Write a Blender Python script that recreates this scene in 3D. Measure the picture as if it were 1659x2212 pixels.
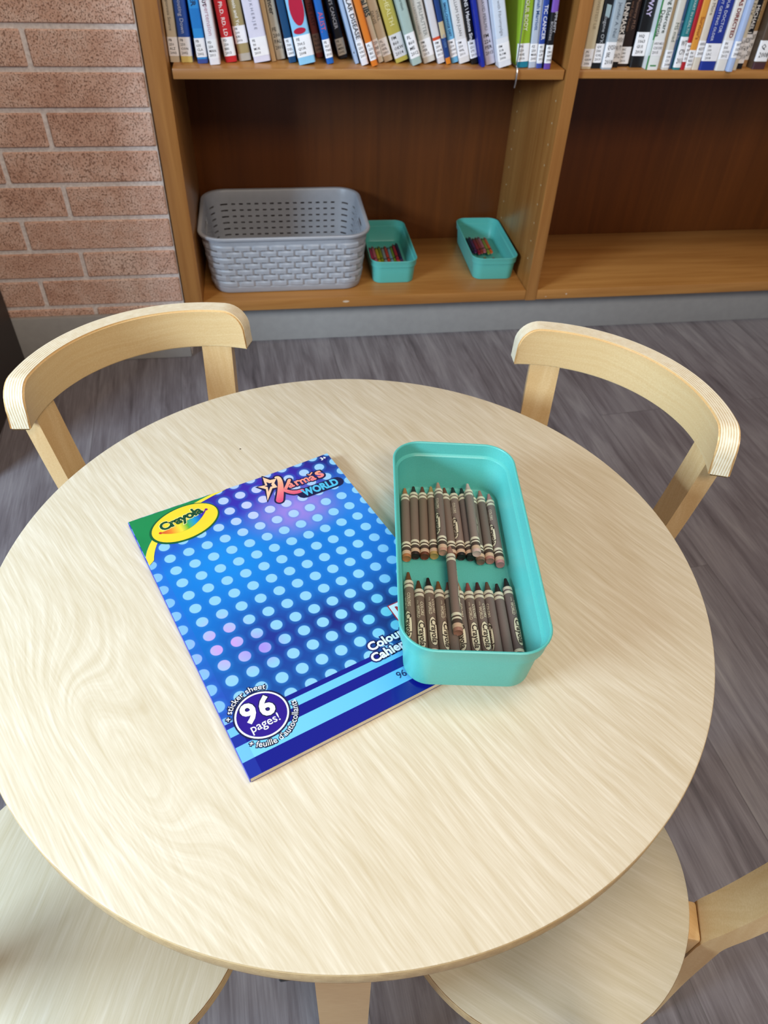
import bpy, bmesh, math, random
from mathutils import Vector, Matrix
random.seed(7)
PI = math.pi
D = bpy.data
for o in list(D.objects): D.objects.remove(o)
S = bpy.context.scene
COL = S.collection
R = math.radians

# ------------------------------------------------------------------ camera
CAM = Vector((-0.0479, -0.4038, 0.9324))
YAW, PITCH, ROLL = 0.1773, 0.7639, 0.0476
fw = Vector((math.sin(YAW)*math.cos(PITCH), math.cos(YAW)*math.cos(PITCH), -math.sin(PITCH)))
rt = Vector((math.cos(YAW), -math.sin(YAW), 0))
up = rt.cross(fw)
r2 = rt*math.cos(ROLL) + up*math.sin(ROLL)
u2 = -rt*math.sin(ROLL) + up*math.cos(ROLL)
cd = D.cameras.new('camera'); cam = D.objects.new('camera', cd); COL.objects.link(cam)
M = Matrix((r2, u2, -fw)).transposed().to_4x4(); M.translation = CAM
cam.matrix_world = M
cd.sensor_fit = 'VERTICAL'; cd.sensor_height = 24.0; cd.lens = 24.0*1556.5/2212
cd.clip_start = 0.02
cd.dof.use_dof = True; cd.dof.focus_distance = 0.60; cd.dof.aperture_fstop = 8.5
S.camera = cam

# ------------------------------------------------------------------ light and exposure
S.view_settings.view_transform = 'Standard'; S.view_settings.look = 'None'
S.view_settings.gamma = 1.0; S.view_settings.exposure = -0.15
S.view_settings.use_curve_mapping = False
w = D.worlds.new('world'); S.world = w; w.use_nodes = True
bg = w.node_tree.nodes['Background']
bg.inputs[0].default_value = (0.80, 0.84, 1.0, 1); bg.inputs[1].default_value = 0.30

def area(name, loc, target, sx, sy, power, color):
    l = D.lights.new(name, 'AREA'); l.shape = 'RECTANGLE'; l.size = sx; l.size_y = sy
    l.energy = power; l.color = color
    o = D.objects.new(name, l); COL.objects.link(o); o.location = loc
    d = Vector(target) - Vector(loc); o.rotation_euler = d.to_track_quat('-Z', 'Y').to_euler()
    return o
area('window_daylight', (-1.75, -0.50, 1.22), (0.0, 0.1, 0.45), 0.70, 0.42, 74, (0.60, 0.80, 1.0))
area('ceiling_lamp', (0.55, 0.05, 2.65), (0.55, 0.10, 0.0), 1.2, 0.6, 18, (1.0, 0.83, 0.62))
area('ceiling_lamp_rear', (0.4, -1.9, 2.45), (0.3, 0.6, 0.6), 1.2, 0.6, 40, (1.0, 0.86, 0.68))

# ------------------------------------------------------------------ frames: the bookcase bay and the table
KS = 0.92
def K(x, y, z=0.0):
    return (CAM.x + KS*(x-CAM.x), CAM.y + KS*(y-CAM.y), KS*z)
TD = -0.0811                # offset of the table group
H = 0.5511 + TD             # table top height

# ------------------------------------------------------------------ helpers
def lin(c):
    if isinstance(c, str):
        c = c.lstrip('#'); c = tuple(int(c[i:i+2], 16) for i in (0, 2, 4))
    f = lambda v: (v/255)/12.92 if v/255 <= 0.04045 else (((v/255)+0.055)/1.055)**2.4
    return tuple(f(v) for v in c) + (1.0,)

class NT:
    def __init__(s, name, rough=0.5, spec=0.5):
        s.m = D.materials.new(name); s.m.use_nodes = True; s.t = s.m.node_tree
        s.b = s.t.nodes['Principled BSDF']
        s.b.inputs['Roughness'].default_value = rough
        s.b.inputs['Specular IOR Level'].default_value = spec
    def n(s, typ, **kw):
        nd = s.t.nodes.new(typ)
        for k, v in kw.items():
            if k.startswith('i_'):
                key = k[2:]; key = int(key) if key.isdigit() else key.replace('_', ' ')
                s.set(nd.inputs[key], v)
            else: setattr(nd, k, v)
        return nd
    def set(s, sock, v):
        if isinstance(v, bpy.types.NodeSocket): s.t.links.new(v, sock)
        else: sock.default_value = v
    def math(s, op, a, b=0.0, c=None):
        nd = s.t.nodes.new('ShaderNodeMath'); nd.operation = op
        s.set(nd.inputs[0], a); s.set(nd.inputs[1], b)
        if c is not None: s.set(nd.inputs[2], c)
        return nd.outputs[0]
    def mix(s, f, a, b):
        nd = s.t.nodes.new('ShaderNodeMix'); nd.data_type = 'RGBA'
        s.set(nd.inputs[0], f); s.set(nd.inputs[6], a); s.set(nd.inputs[7], b)
        return nd.outputs[2]
    def ramp(s, f, stops, interp='LINEAR'):
        nd = s.t.nodes.new('ShaderNodeValToRGB'); cr = nd.color_ramp; cr.interpolation = interp
        while len(cr.elements) < len(stops): cr.elements.new(0.5)
        for e, (p, c) in zip(cr.elements, stops): e.position = p; e.color = c
        s.set(nd.inputs[0], f); return nd.outputs[0]
    def step(s, x, e0, e1):
        nd = s.t.nodes.new('ShaderNodeMapRange'); nd.interpolation_type = 'SMOOTHSTEP'
        s.set(nd.inputs[0], x); nd.inputs[1].default_value = e0; nd.inputs[2].default_value = e1
        return nd.outputs[0]
    def obj(s):
        return s.t.nodes.new('ShaderNodeTexCoord').outputs['Object']
    def map(s, v, scale=(1,1,1), rot=(0,0,0), loc=(0,0,0)):
        nd = s.t.nodes.new('ShaderNodeMapping'); s.set(nd.inputs[0], v)
        nd.inputs[1].default_value = loc; nd.inputs[2].default_value = rot; nd.inputs[3].default_value = scale
        return nd.outputs[0]
    def noise(s, v, scale, detail=4, rough=0.55, dist=0.0):
        nd = s.t.nodes.new('ShaderNodeTexNoise'); s.set(nd.inputs['Vector'], v)
        nd.inputs['Scale'].default_value = scale; nd.inputs['Detail'].default_value = detail
        nd.inputs['Roughness'].default_value = rough; nd.inputs['Distortion'].default_value = dist
        return nd.outputs['Fac']
    def sep(s, v):
        nd = s.t.nodes.new('ShaderNodeSeparateXYZ'); s.set(nd.inputs[0], v); return nd.outputs
    def color(s, c): s.set(s.b.inputs['Base Color'], c)
    def bump(s, h, strength=0.3, dist=0.001):
        nd = s.t.nodes.new('ShaderNodeBump'); nd.inputs['Strength'].default_value = strength
        nd.inputs['Distance'].default_value = dist; s.set(nd.inputs['Height'], h)
        s.t.links.new(nd.outputs[0], s.b.inputs['Normal'])

def plain(name, c, rough=0.5, spec=0.5, metal=0.0, vary=0.0):
    k = NT(name, rough, spec); c = lin(c)
    nz = k.noise(k.obj(), 60.0, 3)
    v = vary if vary else 0.04
    lo = tuple(x*(1-v) for x in c[:3])+(1,); hi = tuple(min(1, x*(1+v)) for x in c[:3])+(1,)
    k.color(k.ramp(nz, [(0.3, lo), (0.7, hi)]))
    k.b.inputs['Metallic'].default_value = metal
    return k.m
_pc = {}
def P(c, rough=0.5, spec=0.5):
    key = (c, rough, spec)
    if key not in _pc: _pc[key] = plain('paint_'+c.strip('#').lower(), c, rough, spec)
    return _pc[key]

def link(name, bm, mats, parent=None, smooth=True, mw=None, ang=0.6, fix=True):
    me = D.meshes.new(name)
    if fix: bmesh.ops.recalc_face_normals(bm, faces=bm.faces[:])
    if smooth:
        for f in bm.faces: f.smooth = True
        for e in bm.edges:
            if len(e.link_faces) == 2 and e.calc_face_angle(0) > ang: e.smooth = False
    bm.to_mesh(me); bm.free()
    for m in (mats if isinstance(mats, (list, tuple)) else [mats]): me.materials.append(m)
    o = D.objects.new(name, me); COL.objects.link(o)
    if parent: o.parent = parent
    if mw is not None: o.matrix_local = mw
    return o
def tag(o, label, cat, group=None):
    o['label'] = label; o['category'] = cat
    if group: o['group'] = group
    return o
def struct(o, label=None):
    o['kind'] = 'structure'
    if label: o['label'] = label
    return o
def empty(name, loc=(0,0,0), rz=0.0):
    o = D.objects.new(name, None); COL.objects.link(o); o.location = loc; o.rotation_euler = (0, 0, rz)
    o.empty_display_size = 0.02
    return o
def copy_tree(o, parent=None):
    c = o.copy(); COL.objects.link(c)
    if parent: c.parent = parent
    for ch in o.children: copy_tree(ch, c)
    return c
def box(bm, x0, x1, y0, y1, z0, z1, bev=0.0, mi=0, seg=1):
    vs = [bm.verts.new((x, y, z)) for x in (x0, x1) for y in (y0, y1) for z in (z0, z1)]
    F = [(0,1,3,2), (4,6,7,5), (0,4,5,1), (2,3,7,6), (0,2,6,4), (1,5,7,3)]
    fs = [bm.faces.new([vs[i] for i in f]) for f in F]
    for f in fs: f.material_index = mi
    if bev > 0:
        es = list({e for f in fs for e in f.edges})
        r = bmesh.ops.bevel(bm, geom=es, offset=bev, segments=seg, affect='EDGES', profile=0.5)
        for f in r['faces']: f.material_index = mi
    return vs
def lathe(bm, prof, n=32, mi=0, cap0=True, cap1=True, mids=None):
    rings = []
    for r, z in prof:
        rings.append([bm.verts.new((r*math.cos(2*PI*i/n), r*math.sin(2*PI*i/n), z)) for i in range(n)])
    for k in range(len(rings)-1):
        for i in range(n):
            f = bm.faces.new((rings[k][i], rings[k][(i+1) % n], rings[k+1][(i+1) % n], rings[k+1][i]))
            f.material_index = mids[k] if mids else mi
    if cap0: bm.faces.new(list(reversed(rings[0]))).material_index = mids[0] if mids else mi
    if cap1: bm.faces.new(rings[-1]).material_index = mids[-1] if mids else mi
def loft(bm, loops, closed=True, cap0=False, cap1=False, mi=0):
    rings = [[bm.verts.new(p) for p in lp] for lp in loops]
    n = len(rings[0]); fs = []
    for k in range(len(rings)-1):
        for i in range(n if closed else n-1):
            fs.append(bm.faces.new((rings[k][i], rings[k][(i+1) % n], rings[k+1][(i+1) % n], rings[k+1][i])))
    if cap0: fs.append(bm.faces.new(list(reversed(rings[0]))))
    if cap1: fs.append(bm.faces.new(rings[-1]))
    for f in fs: f.material_index = mi
    return rings
def rrect(w, l, r, z, k=8, cx=0, cy=0):
    pts = []
    for (sx, sy, a0) in ((1, 1, 0), (-1, 1, 90), (-1, -1, 180), (1, -1, 270)):
        for i in range(k+1):
            a = R(a0 + 90*i/k)
            pts.append((cx+sx*(w/2-r)+r*math.cos(a), cy+sy*(l/2-r)+r*math.sin(a), z))
    return pts
def tube(bm, pts, r, n=10, mi=0):
    pts = [Vector(p) for p in pts]; loops = []
    for i, p in enumerate(pts):
        t = (pts[min(i+1, len(pts)-1)] - pts[max(i-1, 0)]).normalized()
        a = t.orthogonal().normalized() if i == 0 else (a - t*a.dot(t)).normalized()
        b = t.cross(a)
        loops.append([p + a*r*math.cos(2*PI*j/n) + b*r*math.sin(2*PI*j/n) for j in range(n)])
    loft(bm, loops, True, True, True, mi)

# lettering: flat outlines of the built-in typeface turned into mesh data (verts, faces)
_tc = {}
def glyphs(text, size, bold=0.0, shear=0.0, space=1.0, res=3, align='LEFT'):
    key = (text, size, bold, shear, space, res, align)
    if key in _tc: return _tc[key]
    cu = D.curves.new('lettering', 'FONT'); cu.body = text; cu.size = size; cu.offset = bold*size
    cu.shear = shear; cu.space_character = space; cu.resolution_u = res; cu.align_x = align
    cu.fill_mode = 'FRONT'
    o = D.objects.new('lettering', cu); COL.objects.link(o)
    dg = bpy.context.evaluated_depsgraph_get(); dg.update()
    me = D.meshes.new_from_object(o.evaluated_get(dg))
    out = ([tuple(v.co)[:2] for v in me.vertices], [tuple(p.vertices) for p in me.polygons])
    D.objects.remove(o); D.curves.remove(cu); D.meshes.remove(me)
    _tc[key] = out; return out
def add_text(bm, text, size, fn, mi=0, **kw):
    vs, fs = glyphs(text, size, **kw)
    bv = [bm.verts.new(fn(x, y)) for x, y in vs]
    for f in fs:
        try: bm.faces.new([bv[i] for i in f]).material_index = mi
        except ValueError: pass
def add_text_curved(bm, text, size, fn, mi=0, ymin=-.003, ymax=.006, **kw):
    vs, fs = glyphs(text, size, **kw)
    t = bmesh.new(); bv = [t.verts.new((x, y, 0)) for x, y in vs]
    for f in fs:
        try: t.faces.new([bv[i] for i in f])
        except ValueError: pass
    y = ymin
    while y < ymax:
        bmesh.ops.bisect_plane(t, geom=t.verts[:]+t.edges[:]+t.faces[:], plane_co=(0, y, 0), plane_no=(0, 1, 0)); y += .0006
    mp = {v: bm.verts.new(fn(v.co.x, v.co.y)) for v in t.verts}
    for f in t.faces:
        bm.faces.new([mp[v] for v in f.verts]).material_index = mi
    t.free()
def text_width(text, size, **kw):
    vs, _ = glyphs(text, size, **kw); return max(v[0] for v in vs) if vs else 0

# ------------------------------------------------------------------ materials
def m_birch(name, light='#e6d5ae', dark='#d2b985', direction=0.0, rough=0.36, scale=1.0, knot=None, axis='XY', coat=0.15, ls=130):
    k = NT(name, rough, 0.45)
    v = k.obj()
    v = k.map(v, rot=(0, 0, -direction))
    x, y, z = k.sep(v)
    if axis == 'XZ': y, z = z, y
    if axis == 'YZ': x, y = z, y
    warp = k.noise(v, 3.0*scale, 3)
    yy = k.math('ADD', y, k.math('MULTIPLY', k.math('SUBTRACT', warp, 0.5), 0.06/scale))
    if knot:
        for (kx, ky, sx, sy, amp) in knot:
            dx = k.math('DIVIDE', k.math('SUBTRACT', x, kx), sx); dy = k.math('DIVIDE', k.math('SUBTRACT', y, ky), sy)
            r2_ = k.math('ADD', k.math('MULTIPLY', dx, dx), k.math('MULTIPLY', dy, dy))
            g = k.math('DIVIDE', amp, k.math('ADD', 1.0, r2_))
            yy = k.math('ADD', yy, g)
    comb = k.n('ShaderNodeCombineXYZ'); k.set(comb.inputs[0], k.math('MULTIPLY', x, 0.06)); k.set(comb.inputs[1], yy); k.set(comb.inputs[2], 0.0)
    lines = k.noise(comb.outputs[0], ls*scale, 4, 0.62)
    comb2 = k.n('ShaderNodeCombineXYZ'); k.set(comb2.inputs[0], k.math('MULTIPLY', x, 0.04)); k.set(comb2.inputs[1], y); k.set(comb2.inputs[2], z)
    pores = k.noise(comb2.outputs[0], 700*scale, 2, 0.6)
    broad = k.noise(v, 6*scale, 3)
    f = k.math('ADD', k.math('MULTIPLY', lines, 0.55), k.math('ADD', k.math('MULTIPLY', broad, 0.20), k.math('MULTIPLY', pores, 0.36)))
    c = k.ramp(f, [(0.36, lin(dark)), (0.56, tuple((a+b)/2 for a, b in zip(lin(light), lin(dark)))), (0.72, lin(light))])
    k.color(c)
    k.b.inputs['Coat Weight'].default_value = coat; k.b.inputs['Coat Roughness'].default_value = 0.3
    k.bump(pores, 0.12, 0.0004)
    return k.m
def m_ply(name, axis, pitch=0.0022, light='#e8d8b4', dark='#a9854f', centre=None):
    k = NT(name, 0.45, 0.4); x, y, z = k.sep(k.obj())
    if axis == 'Z': t = z
    else: t = k.math('SQRT', k.math('ADD', k.math('MULTIPLY', x, x), k.math('MULTIPLY', y, y)))
    nz = k.noise(k.obj(), 25, 2)
    t = k.math('ADD', t, k.math('MULTIPLY', nz, 0.0006))
    s = k.math('SINE', k.math('MULTIPLY', t, 2*PI/pitch))
    n2 = k.noise(k.obj(), 140, 3)
    f = k.math('ADD', k.math('MULTIPLY', s, 0.5), n2)
    k.color(k.ramp(f, [(0.05, lin(dark)), (0.35, tuple(0.4*a+0.6*b for a, b in zip(lin(dark), lin(light)))), (0.6, lin(light))]))
    return k.m
tab_birch = m_birch('birch_veneer_tabletop', '#e3d8c2', '#c4b290', direction=R(-60), rough=0.5, coat=0.04, ls=210,
                    knot=[(-0.007, -0.236, 0.075, 0.030, 0.055), (0.075, -0.222, 0.060, 0.022, 0.035)])
seat_birch = m_birch('birch_veneer_seat', '#d6ccb6', '#bfb292', direction=R(20), rough=0.35)
back_birch = m_birch('birch_veneer_backrest', '#e8cb98', '#d6ae74', direction=0, rough=0.3, axis='XZ', coat=0.6)
leg_birch = m_birch('birch_veneer_leg', '#dcbc8a', '#c89f68', direction=0, rough=0.36, axis='YZ')
ply_z = m_ply('plywood_edge_layers', 'Z', .0030, '#d6ba8a', '#8f6b40')
ply_r = m_ply('plywood_curved_edge_layers', 'R', 0.0026, '#efe3c8', '#cfb68c')
def m_case(name, light, dark, along='Z', rough=0.35):
    k = NT(name, rough, 0.5); v = k.obj()
    sc = {'Z': (1, 1, 0.05), 'X': (0.05, 1, 1), 'Y': (1, 0.05, 1)}[along]
    vv = k.map(v, scale=sc)
    a = k.noise(vv, 55, 5, 0.6, 0.6); b = k.noise(k.map(v, scale=tuple(min(1, s*4) for s in sc)), 7, 3)
    f = k.math('ADD', k.math('MULTIPLY', a, 0.6), k.math('MULTIPLY', b, 0.5))
    k.color(k.ramp(f, [(0.38, lin(dark)), (0.68, lin(light))]))
    return k.m
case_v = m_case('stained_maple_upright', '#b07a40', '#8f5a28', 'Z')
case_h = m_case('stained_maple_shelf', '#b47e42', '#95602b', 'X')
case_back = m_case('stained_back_panel_shaded', '#68360f', '#542a0a', 'Z', 0.45)  # same stain, darkened: shade inside the bays is put into the colour

def m_floor():
    k = NT('grey_vinyl_planks', 0.42, 0.45); v = k.map(k.obj(), rot=(0, 0, R(-4)))
    br = k.n('ShaderNodeTexBrick'); k.set(br.inputs['Vector'], k.map(v, rot=(0, 0, R(90)), loc=(0.31, 0.02, 0)))
    br.offset = 0.37; br.inputs['Scale'].default_value = 1.0; br.inputs['Brick Width'].default_value = 1.22
    br.inputs['Row Height'].default_value = 0.18; br.inputs['Mortar Size'].default_value = 0.0007
    br.inputs['Mortar Smooth'].default_value = 0.3; br.inputs['Bias'].default_value = 0.0
    br.inputs['Color1'].default_value = (0.2, 0.2, 0.2, 1); br.inputs['Color2'].default_value = (0.8, 0.8, 0.8, 1)
    tone = k.sep(br.outputs['Color'])[0]
    x, y, z = k.sep(v)
    cb = k.n('ShaderNodeCombineXYZ'); k.set(cb.inputs[0], x); k.set(cb.inputs[1], k.math('MULTIPLY', y, 0.09)); k.set(cb.inputs[2], k.math('MULTIPLY', tone, 3.0))
    g1 = k.noise(cb.outputs[0], 42, 6, 0.62, 0.9)
    cb2 = k.n('ShaderNodeCombineXYZ'); k.set(cb2.inputs[0], x); k.set(cb2.inputs[1], k.math('MULTIPLY', y, 0.03)); k.set(cb2.inputs[2], tone)
    g2 = k.noise(cb2.outputs[0], 420, 3, 0.6)
    cb3 = k.n('ShaderNodeCombineXYZ'); k.set(cb3.inputs[0], x); k.set(cb3.inputs[1], k.math('MULTIPLY', y, 0.3)); k.set(cb3.inputs[2], tone)
    g3 = k.noise(cb3.outputs[0], 8, 3, 0.5, 0.5)
    f = k.math('ADD', k.math('MULTIPLY', g1, 0.5), k.math('ADD', k.math('MULTIPLY', g2, 0.22), k.math('MULTIPLY', g3, 0.4)))
    c = k.ramp(f, [(0.36, lin('#443f40')), (0.5, lin('#6c6567')), (0.60, lin('#817b7d')), (0.75, lin('#9b9695'))])
    c = k.mix(k.math('MULTIPLY', tone, 0.16), c, lin('#6e6068'))
    c = k.mix(k.math('MULTIPLY', br.outputs['Fac'], 0.6), c, lin('#3c3634'))
    k.color(c); k.bump(g2, 0.15, 0.0006)
    return k.m
floor_m = m_floor()
def m_brick():
    k = NT('rough_pink_brick', 0.9, 0.2); v = k.obj()
    a = k.noise(v, 330, 3, 0.6); b = k.noise(v, 5, 3); c3 = k.noise(v, 40, 4)
    f = k.math('ADD', k.math('MULTIPLY', a, 0.35), k.math('ADD', k.math('MULTIPLY', b, 0.45), k.math('MULTIPLY', c3, 0.25)))
    c = k.ramp(f, [(0.36, lin('#bf907a')), (0.5, lin('#dcb29d')), (0.66, lin('#efd2c2'))])
    vo = k.n('ShaderNodeTexVoronoi'); k.set(vo.inputs['Vector'], v); vo.inputs['Scale'].default_value = 260
    pit = k.step(k.noise(k.map(v, scale=(1, 1, 0.7)), 420, 3, 0.65), 0.35, 0.46)
    k.color(k.mix(pit, lin('#a87a64'), c))
    h = k.math('ADD', k.math('MULTIPLY', a, 0.6), k.math('MULTIPLY', pit, 0.6))
    k.bump(h, 1.0, 0.002)
    return k.m
brick_m = m_brick()
def m_mortar():
    k = NT('grey_mortar', 0.95, 0.15); v = k.obj(); a = k.noise(v, 160, 4)
    k.color(k.ramp(a, [(0.3, lin('#cdc2bd')), (0.7, lin('#efe6e1'))])); k.bump(a, 0.4, 0.001); return k.m
mortar_m = m_mortar()
toe_m = plain('grey_rubber_base', '#9c9894', 0.45, 0.5)
dark_wall = plain('dark_brown_laminate', '#3a322e', 0.5, 0.4)
def m_teal():
    k = NT('teal_plastic', 0.36, 0.5); v = k.obj()
    n_ = k.noise(v, 900, 2)
    k.color(k.ramp(n_, [(0.3, lin('#57b3a9')), (0.7, lin('#5cbab0'))]))
    k.b.inputs['Subsurface Weight'].default_value = 0.12
    k.b.inputs['Subsurface Radius'].default_value = (0.2, 0.8, 0.8); k.b.inputs['Subsurface Scale'].default_value = 0.004
    return k.m
teal = m_teal()
grey_pl = plain('grey_plastic', '#a6a8ae', 0.40, 0.5)
paper = NT('newsprint_pages', 0.9, 0.15)
_x, _y, _z = paper.sep(paper.obj()); _n = paper.n('ShaderNodeCombineXYZ')
paper.set(_n.inputs[2], _z); paper.set(_n.inputs[0], paper.math('MULTIPLY', _x, 0.02)); paper.set(_n.inputs[1], paper.math('MULTIPLY', _y, 0.02))
paper.color(paper.ramp(paper.noise(_n.outputs[0], 2500, 2), [(0.3, lin('#c9bda6')), (0.7, lin('#ebe1cd'))]))
paper = paper.m
black = plain('black_metal', '#17171a', 0.5)
chrome = plain('bright_wire', '#c9ccd0', 0.25, 0.5, 1.0)

# ------------------------------------------------------------------ setting: floor, brick wall, baseboards
bm = bmesh.new(); box(bm, -3.2, 3.4, -2.6, 2.2, -0.04, 0.0); struct(link('floor', bm, floor_m, smooth=False))

YW = 1.275
bm = bmesh.new()
x0, y0, _ = K(-1.25, YW+0.004); x1, y1, _ = K(-0.270, YW+0.12)
box(bm, x0, x1, y0, y1, 0, 1.35, mi=1)
zc = [0.144, 0.2145, 0.281, 0.354, 0.426, 0.4975, 0.571, 0.6425, 0.714] + [0.714+0.0715*i for i in range(1, 10)]
zc = [0.0725] + zc
for r_ in range(len(zc)-1):
    jx = -0.481 if r_ % 2 == 0 else -0.588
    xs = []
    xx = jx + 0.321
    while xx > -1.7: xs.append(xx); xx -= 0.321
    for a, b in zip(xs[1:], xs[:-1]):
        a2, b2 = a+0.005, min(b-0.005, -0.2715)
        if b2-a2 < 0.01: continue
        p0 = K(a2, YW+random.uniform(-0.0012, 0.001), zc[r_]+0.0048); p1 = K(b2, YW+0.03, zc[r_+1]-0.0048)
        box(bm, p0[0], p1[0], p0[1], p1[1], p0[2], p1[2], bev=0.002)
struct(link('wall_back', bm, [brick_m, mortar_m], smooth=False), 'pink brick wall with pale mortar left of the bookcase')
bm = bmesh.new(); p0 = K(-1.25, 1.262, 0); p1 = K(-0.270, 1.2746, 0.125)
box(bm, p0[0], p1[0], p0[1], p1[1], 0.0, p1[2], bev=0.003, seg=2)
struct(link('baseboard_left', bm, toe_m))
bm = bmesh.new(); p0 = K(-1.1, 0.80, 0); p1 = K(-0.674, 1.2615, 1.2)
box(bm, p0[0], p1[0], p0[1], p1[1], 0.0, p1[2], bev=0.002)
struct(link('wall_left', bm, dark_wall))

# ------------------------------------------------------------------ bookcase
YB, YBACK = 1.267, 1.607
bc = empty('bookcase', (K(-0.245, YB)[0], K(0, YB)[1], 0.0)); tag(bc, 'orange-brown stained wooden bookcase with two bays beside the brick wall', 'bookcase')
def cbox(name, x0, x1, y0, y1, z0, z1, m, bev=0.0015, par=bc, extra=None):
    bm = bmesh.new(); a = K(x0, y0, z0); b = K(x1, y1, z1)
    box(bm, a[0], b[0], a[1], b[1], a[2], b[2], bev=bev, seg=2)
    if extra: extra(bm)
    o = link(name, bm, m); o.parent = par; o.matrix_parent_inverse = par.matrix_world.inverted() if False else Matrix.Translation(-Vector(par.location))
    return o
ZT_ = 1.25
def holes(xi, sgn):
    def f(bm):
        for zz in [0.22+0.045*i for i in range(9)]:
            for yy in (1.30, 1.56):
                p = K(xi, yy, zz)
                vs = [bm.verts.new((p[0]+sgn*0.0004, p[1]+0.0022*math.cos(2*PI*i/8), p[2]+0.0022*math.sin(2*PI*i/8))) for i in range(8)]
                bm.faces.new(vs).material_index = 1
    return f
pale_dot = plain('pale_peg_hole', '#d8b98a', 0.6)
cbox('side_panel', -0.2658, -0.2233, YB, YBACK, 0.1195, ZT_, case_v)
cbox('side_panel', 1.75, 1.79, YB, YBACK, 0.0, ZT_, case_v)
cbox('divider', 0.5995, 0.6285, YB-0.0005, YBACK, 0.1195, ZT_, [case_v, pale_dot], extra=holes(0.5995, -1))
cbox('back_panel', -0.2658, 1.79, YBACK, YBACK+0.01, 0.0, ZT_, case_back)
for (a, b) in ((-0.2233, 0.5990), (0.6286, 1.7498)):
    cbox('bottom_shelf', a, b, YB+0.001, YBACK-0.001, 0.1205, 0.1473, case_h)
cbox('shelf', -0.2155, 0.5960, YB+0.004, YBACK-0.001, 0.6275, 0.6466, case_h)
cbox('shelf', 0.6290, 1.7490, YB+0.008, YBACK-0.001, 0.6290, 0.6446, case_h)
for (a, b) in ((-0.2233, 0.5990), (0.6286, 1.7498)):
    cbox('top_shelf', a, b, YB+0.001, YBACK-0.001, 1.22, ZT_, case_h)
o = cbox('toe_kick', -0.2655, 1.749, YB+0.06, YB+0.075, 0.0, 0.1203, toe_m); o['label'] = 'grey rubber kick plate under the bottom shelf'
# wood below the left end panel is hidden by the grey base wrapping the corner
# pale scuffs on the front edge
bm = bmesh.new()
for (sx, sz, w_, h_) in ((0.128, 0.136, 0.020, 0.006), (0.71, 0.1335, 0.005, 0.005), (0.655, 0.128, 0.004, 0.0025)):
    p = K(sx, YB, sz)
    vs = [bm.verts.new((p[0]+w_/2*math.cos(2*PI*i/9)*random.uniform(.7, 1), p[1]-0.0002+0.0009, p[2]+h_/2*math.sin(2*PI*i/9)*random.uniform(.7, 1))) for i in range(9)]
    bm.faces.new(vs)
o = link('scuff_marks', bm, P('#cdb49a'), smooth=False); o.parent = bc; o.matrix_parent_inverse = Matrix.Translation(-Vector(bc.location)); o['kind'] = 'stuff'

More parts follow.
